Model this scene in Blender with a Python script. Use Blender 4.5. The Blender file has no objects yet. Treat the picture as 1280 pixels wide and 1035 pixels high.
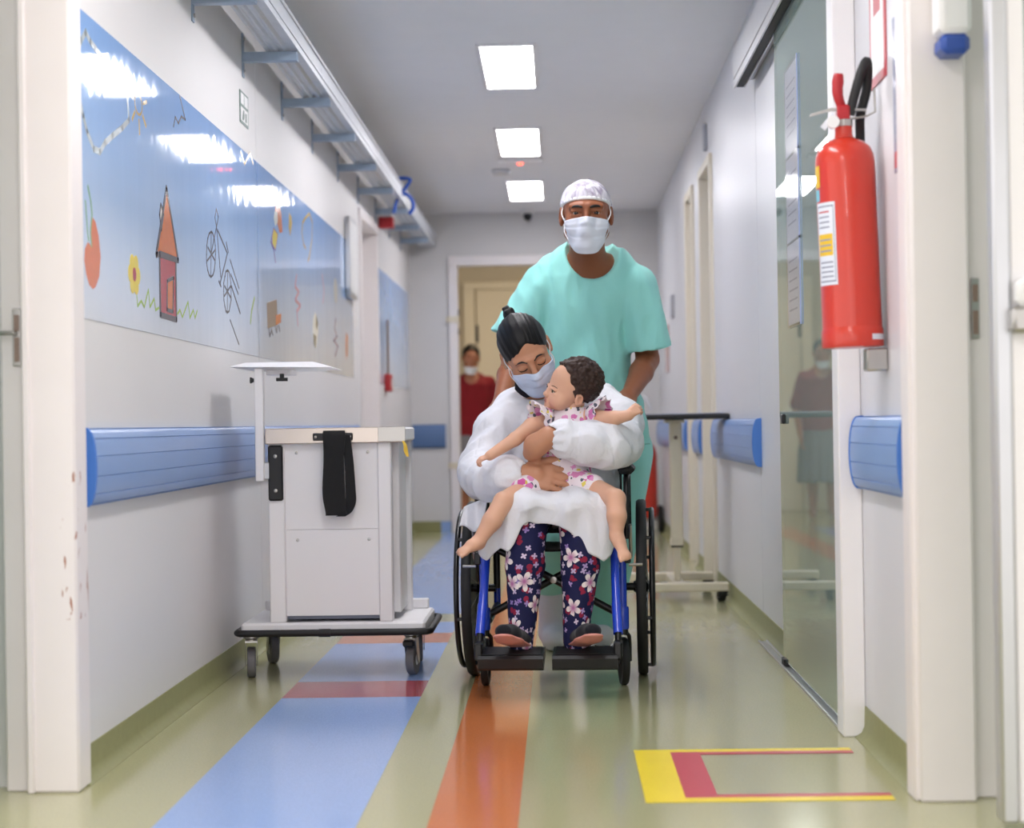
import bpy, math, random
import numpy as np
from mathutils import Matrix, Vector

random.seed(7)
np.random.seed(7)
scene = bpy.context.scene
COL = scene.collection

# ------------------------------------------------------------------ camera
CAM_H, FPX = 0.88, 2450.0
yc = np.array([57.0, -11.5, -FPX]); yc /= np.linalg.norm(yc)
roll = math.radians(0.9)
zc = np.array([-math.sin(roll), math.cos(roll), 0.0]); zc -= yc * zc.dot(yc); zc /= np.linalg.norm(zc)
xc = np.cross(yc, zc)
cam_data = bpy.data.cameras.new('camera')
cam = bpy.data.objects.new('camera', cam_data)
COL.objects.link(cam)
cam_data.sensor_fit = 'HORIZONTAL'
cam_data.sensor_width = 36.0
cam_data.lens = 36.0 * FPX / 1280.0
cam_data.clip_start = 0.05
m3 = Matrix([list(xc), list(yc), list(zc)])
cam.matrix_world = Matrix.Translation((0, 0, CAM_H)) @ m3.to_4x4()
cam_data.dof.use_dof = True
cam_data.dof.focus_distance = 6.45
cam_data.dof.aperture_fstop = 2.8
scene.camera = cam

# ------------------------------------------------------------------ world, exposure
world = bpy.data.worlds.new('world'); scene.world = world
world.use_nodes = True
bg = world.node_tree.nodes['Background']
bg.inputs[0].default_value = (1.0, 0.965, 0.965, 1)
bg.inputs[1].default_value = .85
LAMP = 12.0            # strength of the ceiling luminaires
scene.view_settings.view_transform = 'Standard'
scene.view_settings.look = 'None'
scene.view_settings.gamma = 1.0
scene.view_settings.use_curve_mapping = False
scene.view_settings.exposure = 1.12

# ------------------------------------------------------------------ materials
def lin(c):
    if isinstance(c, str):
        c = [int(c[i:i + 2], 16) / 255 for i in (0, 2, 4)]
    return tuple((v / 12.92 if v <= 0.04045 else ((v + 0.055) / 1.055) ** 2.4) for v in c[:3])
def mixc(a, b, t): return tuple(x * (1 - t) + y * t for x, y in zip(a, b))

class NT:
    def __init__(s, name):
        s.m = bpy.data.materials.new(name); s.m.use_nodes = True
        s.t = s.m.node_tree; s.p = s.t.nodes['Principled BSDF']; s.out = s.t.nodes['Material Output']
        s._obj = None
    def n(s, kind, **kw):
        nd = s.t.nodes.new('ShaderNode' + kind)
        for k, v in kw.items(): setattr(nd, k, v)
        return nd
    def l(s, a, b): s.t.links.new(a, b)
    def set(s, sock, v):
        if hasattr(v, 'is_linked'): s.l(v, sock)
        else: sock.default_value = v
    def obj(s):
        if s._obj is None: s._obj = s.n('TexCoord').outputs['Object']
        return s._obj
    def attr(s, name): 
        return s.n('Attribute', attribute_name=name)
    def mapv(s, vec, scale=(1, 1, 1), loc=(0, 0, 0)):
        m = s.n('Mapping'); s.l(vec, m.inputs[0]); m.inputs['Scale'].default_value = scale; m.inputs['Location'].default_value = loc
        return m.outputs[0]
    def noise(s, scale, detail=3, vec=None, rough=.5, dist=0):
        n = s.n('TexNoise'); s.l(vec or s.obj(), n.inputs['Vector'])
        n.inputs['Scale'].default_value = scale; n.inputs['Detail'].default_value = detail
        n.inputs['Roughness'].default_value = rough; n.inputs['Distortion'].default_value = dist
        return n.outputs[0]
    def math(s, op, a, b=0.0, c=None):
        n = s.n('Math', operation=op); s.set(n.inputs[0], a); s.set(n.inputs[1], b)
        if c is not None: s.set(n.inputs[2], c)
        return n.outputs[0]
    def ramp(s, f, stops, interp='LINEAR'):
        n = s.n('ValToRGB'); s.l(f, n.inputs[0]); e = n.color_ramp.elements; n.color_ramp.interpolation = interp
        while len(e) < len(stops): e.new(0.5)
        for i, (p, c) in enumerate(stops):
            e[i].position = p; e[i].color = (*c, 1) if len(c) == 3 else c
        return n.outputs[0]
    def mix(s, f, a, b):
        n = s.n('Mix', data_type='RGBA'); s.set(n.inputs[0], f)
        s.set(n.inputs[6], (*a, 1) if isinstance(a, tuple) and len(a) == 3 else a)
        s.set(n.inputs[7], (*b, 1) if isinstance(b, tuple) and len(b) == 3 else b)
        return n.outputs[2]
    def bump(s, h, strength=.2, dist=.01):
        n = s.n('Bump'); n.inputs['Strength'].default_value = strength; n.inputs['Distance'].default_value = dist
        s.l(h, n.inputs['Height']); s.l(n.outputs[0], s.p.inputs['Normal'])
    def col(s, c): s.set(s.p.inputs['Base Color'], (*c, 1) if isinstance(c, tuple) and len(c) == 3 else c)
    def fin(s, rough=.5, metal=0, spec=.5, coat=0, sheen=0):
        s.set(s.p.inputs['Roughness'], rough); s.set(s.p.inputs['Metallic'], metal)
        s.set(s.p.inputs['Specular IOR Level'], spec); s.set(s.p.inputs['Coat Weight'], coat)
        if sheen: s.p.inputs['Sheen Weight'].default_value = sheen
        return s.m

def plain(name, c, rough=.5, metal=0, spec=.5, var=.06, vscale=6, bump=0, bscale=60, coat=0, sheen=0):
    """solid colour with a soft tonal variation and an optional fine relief"""
    t = NT(name); c = lin(c)
    n = t.noise(vscale, 4)
    t.col(t.mix(n, tuple(v * (1 - var) for v in c), tuple(min(1, v * (1 + var)) for v in c)))
    if bump: t.bump(t.noise(bscale, 4), bump)
    return t.fin(rough, metal, spec, coat, sheen)

M = {}
def build_materials():
    M['wall'] = plain('wall_paint', 'dedcdc', .45, spec=.5, var=.02, bump=.05, bscale=3, vscale=2)
    M['wall_r'] = plain('wall_panel_paint', 'dadade', .35, spec=.5, var=.02, bump=.05, bscale=2.5, vscale=2)
    M['wall_back'] = plain('back_wall_paint', 'd4d2d1', .5, var=.03)
    M['ceiling'] = plain('ceiling_paint', 'f4f3f5', .7, var=.02)
    M['beige'] = plain('beige_paint', 'd0c6b2', .6, var=.03)
    M['cream_door'] = plain('cream_door_paint', 'e6ddcb', .45, var=.02)
    M['frame_white'] = plain('white_frame_paint', 'e9e3e2', .35, var=.03, vscale=9)
    # worn enamel with rust chips
    t = NT('worn_white_enamel'); n = t.noise(22, 6, t.mapv(t.obj(), (3, 3, .8)))
    n2 = t.noise(2.3, 2, t.mapv(t.obj(), (1, 1, 1), (0, 0, .4)))
    sp = t.n('SeparateXYZ'); t.l(t.obj(), sp.inputs[0])
    edge = t.math('MULTIPLY', t.math('GREATER_THAN', sp.outputs[0], -1.212), t.math('MULTIPLY', t.math('GREATER_THAN', sp.outputs[2], .42), t.math('LESS_THAN', sp.outputs[2], .78)))
    chips = t.ramp(t.math('MULTIPLY', t.math('MULTIPLY_ADD', n2, .5, n), edge), [(.84, (0, 0, 0)), (.88, (1, 1, 1))])
    t.col(t.mix(chips, t.mix(t.noise(4), lin('e6dfde'), lin('f0eaea')), lin('a5705a'))); M['worn'] = t.fin(.35)
    def vinyl(name, c, var=.10):
        t = NT(name); c = lin(c)
        n = t.noise(190, 5, t.mapv(t.obj(), (1, .6, 1)), .7); n2 = t.noise(3, 3); n3 = t.noise(30, 4, t.mapv(t.obj(), (1, .15, 1)))
        base = t.mix(t.ramp(n, [(.3, (0, 0, 0)), (.7, (1, 1, 1))]), tuple(v * (1 - var * 1.6) for v in c), tuple(min(1, v * (1 + var)) for v in c))
        base = t.mix(t.math('MULTIPLY', n2, .25), base, tuple(v * .8 for v in c))
        t.col(base)
        r = t.math('MULTIPLY_ADD', n3, .04, .12)
        return t.fin(r, spec=.5)
    M['v_olive'] = vinyl('olive_vinyl', 'b4b28a'); M['v_blue'] = vinyl('blue_vinyl', '93b1e6')
    M['v_orange'] = vinyl('orange_vinyl', 'd27c48'); M['v_red'] = vinyl('red_vinyl', 'a8444e')
    M['skirting'] = plain('olive_skirting_vinyl', '8f8f64', .5, spec=.3, var=.1, vscale=30)
    M['tape_y'] = plain('yellow_floor_tape', 'f2d81f', .3, var=.05)
    M['tape_r'] = plain('red_floor_tape', 'c2354a', .3, var=.05)
    # mural print: sky fading to pale at the bottom, glossy laminate with faint waviness
    t = NT('mural_print'); sep = t.n('SeparateXYZ'); t.l(t.obj(), sep.inputs[0])
    g = t.math('MULTIPLY_ADD', sep.outputs[2], 1 / .81, -1.16 / .81)
    n = t.noise(1.6, 3, t.mapv(t.obj(), (1, .6, 1)))
    g2 = t.math('ADD', g, t.math('MULTIPLY_ADD', n, .3, -.15))
    t.col(t.ramp(g2, [(0, lin('dbe1ea')), (.3, lin('bfd4f0')), (.62, lin('a0c4f4')), (1, lin('84b4f4'))]))
    t.bump(t.noise(2.4, 2, t.mapv(t.obj(), (1, 2.2, .3))), .028, .05)
    M['mural'] = t.fin(.05, spec=.6)
    for k, c in dict(m_orange='d9764d', m_green='7fae6a', m_yellow='e8cf3c', m_dark='4a4550', m_red='b23a48', m_roof='d4743a',
                     m_brown='8a7466', m_white='e6e6dc', m_cloud='b9c6cb', m_pink='d9a6b4', m_lime='a9c85c', m_sun='cfb262', m_olive='77765c', m_purple='8d6fa5').items():
        M[k] = plain(k + '_print', c, .15, spec=.55, var=.08, vscale=25)
    # handrail: blue vinyl with fine lengthwise ribs
    M['rail'] = plain('blue_rail_vinyl', '7f9fd2', .32, var=.06, vscale=3)
    M['rail_cap'] = plain('blue_rail_end_cap', '4a7fd0', .35, var=.04)
    M['rail_dark'] = plain('slate_blue_rail', '56739f', .4)
    M['galv'] = plain('galvanised_steel', 'c6cad0', .4, .45, var=.12, vscale=30)
    M['galv_b'] = plain('galvanised_bracket', '9fb0c4', .4, .55, var=.12, vscale=30)
    M['alu'] = plain('aluminium', 'c8c9cc', .3, .85, var=.05)
    M['steel'] = plain('steel', 'b5b2ae', .28, .9, var=.06)
    M['white_metal'] = plain('white_powder_coat', 'f0eef0', .35, var=.015)
    M['white_plastic'] = plain('white_plastic', 'ececec', .4, var=.015)
    M['paper'] = plain('paper', 'dfe3ec', .6, var=.03)
    M['black_plastic'] = plain('black_plastic', '17171a', .42, var=.1)
    M['black_rubber'] = plain('black_rubber', '1b1b1d', .6, var=.15)
    M['grey_rubber'] = plain('grey_caster_rubber', '6e6c70', .6, var=.08)
    M['black_fabric'] = plain('black_webbing', '0f0f12', .85, bump=.3, bscale=400, sheen=.2)
    M['black_paint'] = plain('black_frame_paint', '131316', .3, spec=.5)
    M['blue_paint'] = plain('blue_frame_enamel', '1f45cf', .2, spec=.5, coat=.5, var=.04)
    M['blue_plastic'] = plain('blue_plastic', '2d4fa0', .4)
    M['red_enamel'] = plain('red_enamel', 'cb3420', .28, spec=.5, var=.05, vscale=8, coat=.3)
    M['red_plastic'] = plain('red_plastic', 'b3232a', .35)
    M['cream_metal'] = plain('cream_enamel', 'ddd3bb', .4, var=.03)
    M['brushed'] = plain('brushed_bar', 'd9cdc2', .25, .6, var=.05)
    M['yellow'] = plain('yellow_plastic', 'e6bd2f', .4)
    M['sign_green'] = plain('sign_green', '4d6b5f', .4)
    M['txt'] = plain('grey_print', '8e93a6', .5)
    M['txt_red'] = plain('red_print', 'c04a52', .4)
    M['plate_pink'] = plain('plate_pink', 'c9b2ae', .5); M['plate_grey'] = plain('plate_grey', 'a9aab2', .5); M['sleeve_edge'] = plain('sleeve_edge', 'a9b8e2', .3)
    M['poster_blue'] = plain('pale_poster_print', 'c0c6dc', .12, spec=.6, var=.1); M['cyan'] = plain('cyan_print', '7fc4d6', .4)
    M['cable'] = plain('blue_cable_sheath', '2456b8', .4)
    M['room_dim'] = plain('pale_green_room_paint', 'b9c2be', .6)
    # glass: clear pane with a green cast, two-sided Fresnel reflection
    t = NT('green_glass')
    tr0 = t.n('BsdfTransparent'); tr0.inputs[0].default_value = (*lin('d6e4de'), 1)
    df = t.n('BsdfDiffuse'); df.inputs[0].default_value = (*lin('b4c4bf'), 1)
    tr = t.n('MixShader'); tr.inputs[0].default_value = .45; t.l(tr0.outputs[0], tr.inputs[1]); t.l(df.outputs[0], tr.inputs[2])
    gl = t.n('BsdfGlossy'); gl.inputs[0].default_value = (.95, 1, .98, 1); gl.inputs['Roughness'].default_value = .01
    fr = t.n('Fresnel'); fr.inputs[0].default_value = 1.45
    ge = t.n('NewGeometry'); mx = t.n('MixShader'); t.l(t.math('MULTIPLY', fr.outputs[0], t.math('SUBTRACT', 1.0, ge.outputs['Backfacing'])), mx.inputs[0]); t.l(tr.outputs[0], mx.inputs[1]); t.l(gl.outputs[0], mx.inputs[2])
    t.l(mx.outputs[0], t.out.inputs[0]); M['glass'] = t.m
    # clear plastic sleeve
    t = NT('clear_sleeve')
    tr = t.n('BsdfTransparent'); gl = t.n('BsdfGlossy'); gl.inputs['Roughness'].default_value = .08
    fr = t.n('Fresnel'); fr.inputs[0].default_value = 1.4
    ge = t.n('NewGeometry'); mx = t.n('MixShader'); t.l(t.math('MULTIPLY', fr.outputs[0], t.math('SUBTRACT', 1.0, ge.outputs['Backfacing'])), mx.inputs[0]); t.l(tr.outputs[0], mx.inputs[1]); t.l(gl.outputs[0], mx.inputs[2])
    t.l(mx.outputs[0], t.out.inputs[0]); M['sleeve'] = t.m
    def emit(name, c, s):
        t = NT(name); t.col(lin(c)); t.p.inputs['Emission Color'].default_value = (*lin(c), 1); t.p.inputs['Emission Strength'].default_value = s
        return t.fin(.4)
    M['lamp'] = emit('luminaire_diffuser', 'fffcff', LAMP)
    M['fill_warm'] = emit('added_warm_fill', 'ffe3b8', LAMP * .55)
    M['led'] = emit('red_led', 'ff3a2a', 6)
    # people
    def skin(name, c, var=.1):
        t = NT(name); c = lin(c); n = t.noise(9, 4); n2 = t.noise(140, 3)
        t.col(t.mix(n, tuple(v * (1 - var) for v in c), tuple(v * (1 + var) for v in c)))
        t.bump(n2, .06, .002)
        t.p.inputs['Subsurface Weight'].default_value = .12
        t.p.inputs['Subsurface Radius'].default_value = (.012, .005, .003); t.p.inputs['Subsurface Scale'].default_value = .5
        return t.fin(.5, spec=.4)
    M['skin_man'] = skin('brown_skin', '93593c'); M['skin_mom'] = skin('tan_skin', 'c08a6c')
    M['skin_baby'] = skin('light_tan_skin', 'dcab90'); M['skin_wom'] = skin('bronze_skin', 'a87058')
    M['lips'] = plain('lips', 'b5736a', .45)
    def cloth(name, c, var=.04, scale=350, b=.15, rough=.8):
        t = NT(name); c = lin(c); n = t.noise(5, 3)
        t.col(t.mix(n, tuple(v * (1 - var) for v in c), tuple(min(1, v * (1 + var)) for v in c)))
        t.bump(t.math('ADD', t.noise(scale, 2), t.math('MULTIPLY', t.noise(28, 3), 2.0)), b, .003)
        return t.fin(rough, spec=.25, sheen=.15)
    M['scrub'] = cloth('aqua_scrub_cloth', '9ae0d9'); t = NT('white_nonwoven'); r1 = t.math('ABSOLUTE', t.math('SUBTRACT', t.noise(7, 2, t.mapv(t.obj(), (1.5, 1, .8)), .5, .8), .5)); r2 = t.math('ABSOLUTE', t.math('SUBTRACT', t.noise(26, 3), .5))
    t.col(t.mix(t.noise(5), lin('e2e4ec'), lin('eaeaf0'))); t.bump(t.math('ADD', t.math('MULTIPLY', r1, 2.2), t.math('ADD', t.math('MULTIPLY', r2, .6), t.math('MULTIPLY', t.noise(300), .1))), .6, .011); M['gown'] = t.fin(.7, spec=.25, sheen=.1)
    M['mask_w'] = cloth('white_mask_nonwoven', 'e2e6f2', .02, 300, .08); M['mask_b'] = cloth('pale_blue_mask_nonwoven', 'cbd9f2', .02, 300, .08)
    M['black_cloth'] = cloth('black_collar_cloth', '14151f'); M['maroon'] = cloth('dark_red_knit', '7d1520', .35, 90, .5)
    M['grey_skirt'] = cloth('grey_skirt_cloth', '77757c', .3, 60, .3); M['shoe_cover'] = cloth('grey_white_shoe_cover', 'd9dbe4', .04)
    M['elastic'] = cloth('white_elastic', 'f0f0f4', .02)
    t = NT('bouffant_net'); n = t.noise(30, 5, t.mapv(t.obj(), (1, 1, .5)), .6, .8)
    f = t.ramp(n, [(.38, (0, 0, 0)), (.62, (1, 1, 1))])
    t.col(t.mix(f, lin('9a92a4'), lin('dfdce4'))); t.bump(n, .4, .006); M['net'] = t.fin(.75, spec=.2)
    def hair(name, c, sc=(220, 14, 14), rough=.45):
        t = NT(name); c = lin(c); n = t.noise(1.0, 4, t.mapv(t.attr('pat').outputs['Vector'], sc))
        t.col(t.mix(n, tuple(v * .5 for v in c), tuple(v * 1.5 for v in c))); t.bump(n, .6, .003)
        return t.fin(rough, spec=.3)
    M['hair_black'] = hair('black_hair', '0a090c'); M['hair_baby'] = hair('dark_brown_curls', '3a2a25', (150, 150, 150), .6)
    M['lash'] = plain('dark_lash', '120e0e', .6)
    M['eye_white'] = plain('eye_white', 'b9ada4', .15, var=.02); M['iris'] = plain('dark_iris', '1c1210', .08, var=.02)
    M['pink_sole'] = plain('pink_rubber_sole', 'e39a90', .55, var=.05)
    # navy floral leggings: five-petalled flowers, small ring blossoms and red leaves on navy
    t = NT('navy_floral_print'); at = t.attr('pat').outputs['Vector']
    def flowers(scale, petals, rad, loc, rnd=1.0):
        v = t.n('TexVoronoi', voronoi_dimensions='2D', feature='F1'); mp = t.mapv(at, (1, 1, 1), loc); t.l(mp, v.inputs['Vector'])
        v.inputs['Scale'].default_value = scale; v.inputs['Randomness'].default_value = rnd
        d = t.n('VectorMath', operation='SUBTRACT'); sc = t.n('VectorMath', operation='SCALE'); t.l(mp, sc.inputs[0]); sc.inputs['Scale'].default_value = scale
        sp = t.n('VectorMath', operation='SCALE'); t.l(v.outputs['Position'], sp.inputs[0]); sp.inputs['Scale'].default_value = scale
        t.l(sc.outputs[0], d.inputs[0]); t.l(sp.outputs[0], d.inputs[1])
        s = t.n('SeparateXYZ'); t.l(d.outputs[0], s.inputs[0])
        ang = t.math('ARCTAN2', s.outputs[1], s.outputs[0]); hs = t.n('SeparateColor'); t.l(v.outputs['Color'], hs.inputs[0])
        ph = t.math('MULTIPLY_ADD', hs.outputs[0], 6.28, ang)
        co = t.math('ABSOLUTE', t.math('COSINE', t.math('MULTIPLY', ph, petals / 2)))
        edge = t.math('MULTIPLY', t.math('MULTIPLY_ADD', t.math('POWER', co, .8), .8, .2), rad)
        return v.outputs['Distance'], t.math('LESS_THAN', v.outputs['Distance'], edge), hs
    d1, f1, h1 = flowers(14, 5, .46, (0, 0, 0), .8); on1 = t.math('MULTIPLY', f1, t.math('LESS_THAN', h1.outputs[1], .42))
    d2, f2, h2 = flowers(34, 4, .34, (.31, .17, 0)); on2 = t.math('MULTIPLY', f2, t.math('LESS_THAN', h2.outputs[1], .55))
    d3, f3, h3 = flowers(30, 2, .5, (.71, .43, 0)); on3 = t.math('MULTIPLY', f3, t.math('LESS_THAN', h3.outputs[1], .36))
    c = t.mix(on3, lin('1a1c44'), lin('8e2440'))
    c = t.mix(on2, c, t.mix(h2.outputs[2], lin('d9c9dc'), lin('8a6fb4')))
    petal = t.mix(t.ramp(d1, [(.05, (0, 0, 0)), (.3, (1, 1, 1))]), lin('b06a9a'), lin('e9dfdd'))
    t.col(t.mix(on1, c, petal)); t.bump(t.noise(300), .08, .002); M['navy_floral'] = t.fin(.75, spec=.25)
    # baby's dress: white with magenta, yellow and dark green sprigs
    t = NT('pink_floral_print'); at = t.n('TexCoord').outputs['Object']
    def spots(scale, rad, loc):
        v = t.n('TexVoronoi', voronoi_dimensions='3D', feature='F1'); nz = t.n('TexNoise'); t.l(at, nz.inputs[0]); nz.inputs['Scale'].default_value = 90
        ad = t.n('VectorMath', operation='MULTIPLY_ADD'); t.l(nz.outputs['Color'], ad.inputs[0]); ad.inputs[1].default_value = (.014,) * 3
        t.l(t.mapv(at, (1, 1, 1), loc), ad.inputs[2]); t.l(ad.outputs[0], v.inputs['Vector']); v.inputs['Scale'].default_value = scale
        hs = t.n('SeparateColor'); t.l(v.outputs['Color'], hs.inputs[0])
        return t.math('LESS_THAN', v.outputs['Distance'], rad), hs
    a1, h1 = spots(34, .44, (0, 0, 0)); a2, h2 = spots(52, .36, (.3, .1, .2))
    c = t.mix(t.math('MULTIPLY', a2, t.math('GREATER_THAN', h2.outputs[0], .45)), lin('efe4ea'), t.mix(t.math('GREATER_THAN', h2.outputs[1], .6), lin('5c5f6e'), lin('e3cf62')))
    c = t.mix(t.math('MULTIPLY', a1, t.math('GREATER_THAN', h1.outputs[0], .35)), c, t.mix(h1.outputs[1], lin('cf4f9f'), lin('e6a3cf')))
    t.col(c); M['pink_floral'] = t.fin(.8, spec=.2)
build_materials()

# ------------------------------------------------------------------ mesh helpers
class MB:
    """collects shapes; build() links them as ONE mesh object"""
    def __init__(s): s.v = []; s.f = []; s.mi = []; s.n = 0
    def add(s, v, f, mi=0, T=None):
        v = np.asarray(v, float).reshape(-1, 3)
        if T is not None:
            A = np.array(T); v = v @ A[:3, :3].T + A[:3, 3]
        s.v.append(v); s.f += [tuple(i + s.n for i in q) for q in f]; s.mi += [mi] * len(f); s.n += len(v); return s
    def box(s, x0, x1, y0, y1, z0, z1, b=0.0, mi=0, T=None):
        x0, x1 = sorted((x0, x1)); y0, y1 = sorted((y0, y1)); z0, z1 = sorted((z0, z1))
        b = min(b, (x1 - x0) * .45, (y1 - y0) * .45, (z1 - z0) * .45)
        if b <= 0:
            v = [(x, y, z) for x in (x0, x1) for y in (y0, y1) for z in (z0, z1)]
            f = [(0, 1, 3, 2), (4, 6, 7, 5), (0, 4, 5, 1), (2, 3, 7, 6), (0, 2, 6, 4), (1, 5, 7, 3)]
            return s.add(v, f, mi, T)
        # chamfered box: 24 vertices
        c = [((x0 + x1) / 2, (x1 - x0) / 2), ((y0 + y1) / 2, (y1 - y0) / 2), ((z0 + z1) / 2, (z1 - z0) / 2)]
        v = []; idx = {}
        for sx in (-1, 1):
            for sy in (-1, 1):
                for sz in (-1, 1):
                    for ax in range(3):
                        sg = (sx, sy, sz)
                        p = [c[k][0] + sg[k] * (c[k][1] - (0 if k == ax else b)) for k in range(3)]
                        idx[(sx, sy, sz, ax)] = len(v); v.append(p)
        f = []
        for ax in range(3):
            o = [k for k in range(3) if k != ax]
            for sg in (-1, 1):
                q = []
                for a, bb in ((-1, -1), (1, -1), (1, 1), (-1, 1)):
                    t = [0, 0, 0]; t[ax] = sg; t[o[0]] = a; t[o[1]] = bb; q.append(idx[(*t, ax)])
                flip = (sg < 0) ^ (ax == 1)
                f.append(tuple(q[::-1] if flip else q))
        for ax in range(3):
            o = [k for k in range(3) if k != ax]
            for a in (-1, 1):
                for bb in (-1, 1):
                    t0 = [0, 0, 0]; t0[ax] = -1; t0[o[0]] = a; t0[o[1]] = bb; t1 = list(t0); t1[ax] = 1
                    f.append((idx[(*t0, o[0])], idx[(*t1, o[0])], idx[(*t1, o[1])], idx[(*t0, o[1])]))
        for sx in (-1, 1):
            for sy in (-1, 1):
                for sz in (-1, 1): f.append(tuple(idx[(sx, sy, sz, k)] for k in range(3)))
        return s.add(v, f, mi, T)
    def tube(s, pts, r, n=10, closed=False, mi=0, T=None, caps=True, flat=None):
        pts = [np.array(p, float) for p in pts]; m = len(pts)
        rs = r if hasattr(r, '__len__') else [r] * m
        v = []; up = None
        for i, p in enumerate(pts):
            if closed: d = pts[(i + 1) % m] - pts[i - 1]
            else: d = pts[min(i + 1, m - 1)] - pts[max(i - 1, 0)]
            d = d / (np.linalg.norm(d) + 1e-12)
            if up is None:
                up = np.array((0, 0, 1.0)) if abs(d[2]) < .9 else np.array((1.0, 0, 0))
                if flat is not None: up = np.array(flat[0], float)
            a = np.cross(d, up); a /= np.linalg.norm(a) + 1e-12; bb = np.cross(a, d); 
            if flat is None: up = bb
            k = flat[1] if flat is not None else 1.0
            for j in range(n):
                t = 2 * math.pi * j / n; v.append(p + rs[i] * (math.cos(t) * a + math.sin(t) * bb * k))
        f = []
        for i in range(m if closed else m - 1):
            i2 = (i + 1) % m
            for j in range(n): f.append((i * n + j, i2 * n + j, i2 * n + (j + 1) % n, i * n + (j + 1) % n))
        if not closed and caps:
            f.append(tuple(range(n))); f.append(tuple(range((m - 1) * n, m * n))[::-1])
        return s.add(v, f, mi, T)
    def lathe(s, prof, n=24, mi=0, T=None, ang=2 * math.pi):
        full = abs(ang - 2 * math.pi) < 1e-6; k = n if full else n + 1
        v = [(r * math.cos(ang * j / n), r * math.sin(ang * j / n), z) for r, z in prof for j in range(k)]; f = []
        for i in range(len(prof) - 1):
            for j in range(n):
                j2 = (j + 1) % k; f.append((i * k + j, i * k + j2, (i + 1) * k + j2, (i + 1) * k + j))
        if full:
            if prof[0][0] > 1e-6: f.append(tuple(range(k))[::-1])
            if prof[-1][0] > 1e-6: f.append(tuple(range((len(prof) - 1) * k, len(prof) * k)))
        return s.add(v, f, mi, T)
    def prism(s, poly, a0, a1, axis='x', mi=0, T=None):
        """2D polygon extruded between a0 and a1 along an axis; poly in the two other axes, in order"""
        def P(u, w, a): return {'x': (a, u, w), 'y': (u, a, w), 'z': (u, w, a)}[axis]
        n = len(poly); v = [P(u, w, a0) for u, w in poly] + [P(u, w, a1) for u, w in poly]
        f = [tuple(range(n))[::-1], tuple(range(n, 2 * n))] + [(i, (i + 1) % n, n + (i + 1) % n, n + i) for i in range(n)]
        return s.add(v, f, mi, T)
    def grid(s, P, mi=0, T=None, thick=0.0):
        P = np.asarray(P, float); nu, nv = P.shape[:2]
        def quads(off, rev):
            q = []
            for i in range(nu - 1):
                for j in range(nv - 1):
                    a = (off + i * nv + j, off + (i + 1) * nv + j, off + (i + 1) * nv + j + 1, off + i * nv + j + 1)
                    q.append(a[::-1] if rev else a)
            return q
        if thick == 0: return s.add(P.reshape(-1, 3), quads(0, False), mi, T)
        du = np.gradient(P, axis=0); dv = np.gradient(P, axis=1); N = np.cross(du, dv); N /= np.linalg.norm(N, axis=2, keepdims=True) + 1e-12
        v = np.concatenate([(P + N * thick / 2).reshape(-1, 3), (P - N * thick / 2).reshape(-1, 3)]); k = nu * nv
        f = quads(0, False) + quads(k, True)
        rim = [i * nv for i in range(nu)] + [(nu - 1) * nv + j for j in range(1, nv)] + [i * nv + nv - 1 for i in range(nu - 2, -1, -1)] + [j for j in range(nv - 2, 0, -1)]
        for a, b in zip(rim, rim[1:] + rim[:1]): f.append((b, a, a + k, b + k))
        return s.add(v, f, mi, T)
    def build(s, name, mats, parent=None, local=False, smooth=True, angle=40, attrs=None):
        v = np.concatenate(s.v) if s.v else np.zeros((0, 3))
        return make_obj(name, v, s.f, mats, parent, local, smooth, angle, s.mi, attrs)

def root_loc(o):
    while o.parent: o = o.parent
    return o.location
def make_obj(name, v, f, mats, parent=None, local=False, smooth=True, angle=40, mi=None, attrs=None):
    v = np.asarray(v, float)
    if parent is not None and not local: v = v - np.array(root_loc(parent))
    me = bpy.data.meshes.new(name)
    if isinstance(f, np.ndarray):
        nf, k = f.shape; me.vertices.add(len(v)); me.vertices.foreach_set('co', v.astype(np.float32).ravel())
        me.loops.add(nf * k); me.loops.foreach_set('vertex_index', f.astype(np.int32).ravel())
        me.polygons.add(nf); me.polygons.foreach_set('loop_start', np.arange(0, nf * k, k, dtype=np.int32))
        me.update(calc_edges=True); me.validate()
    else:
        me.from_pydata(v.tolist(), [], f); me.update()
    if not isinstance(mats, (list, tuple)): mats = [mats]
    for m in mats: me.materials.append(M[m] if isinstance(m, str) else m)
    if mi is not None and len(mats) > 1: me.polygons.foreach_set('material_index', np.array(mi, np.int32))
    if smooth:
        me.polygons.foreach_set('use_smooth', np.ones(len(me.polygons), bool))
        if angle < 180: me.set_sharp_from_angle(angle=math.radians(angle))
    if attrs:
        for k, a in attrs.items():
            at = me.attributes.new(k, 'FLOAT_VECTOR', 'POINT'); at.data.foreach_set('vector', np.asarray(a, np.float32).ravel())
    if not isinstance(f, np.ndarray):
        import bmesh
        bm = bmesh.new(); bm.from_mesh(me); bmesh.ops.recalc_face_normals(bm, faces=bm.faces); bm.to_mesh(me); bm.free()
    o = bpy.data.objects.new(name, me); COL.objects.link(o)
    if parent is not None: o.parent = parent
    return o
def tag(o, label=None, cat=None, group=None, kind=None):
    for k, v in (('label', label), ('category', cat), ('group', group), ('kind', kind)):
        if v: o[k] = v
    return o
def thing(name, label, cat, loc=(0, 0, 0), rotz=0, group=None):
    o = bpy.data.objects.new(name, None); o.empty_display_size = .1; COL.objects.link(o)
    o.location = loc; o.rotation_euler = (0, 0, rotz)
    return tag(o, label, cat, group)
def struct(o): o['kind'] = 'structure'; return o
def bx(name, mat, x0, x1, y0, y1, z0, z1, b=0, parent=None, local=False):
    return MB().box(x0, x1, y0, y1, z0, z1, b).build(name, mat, parent, local)
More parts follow.
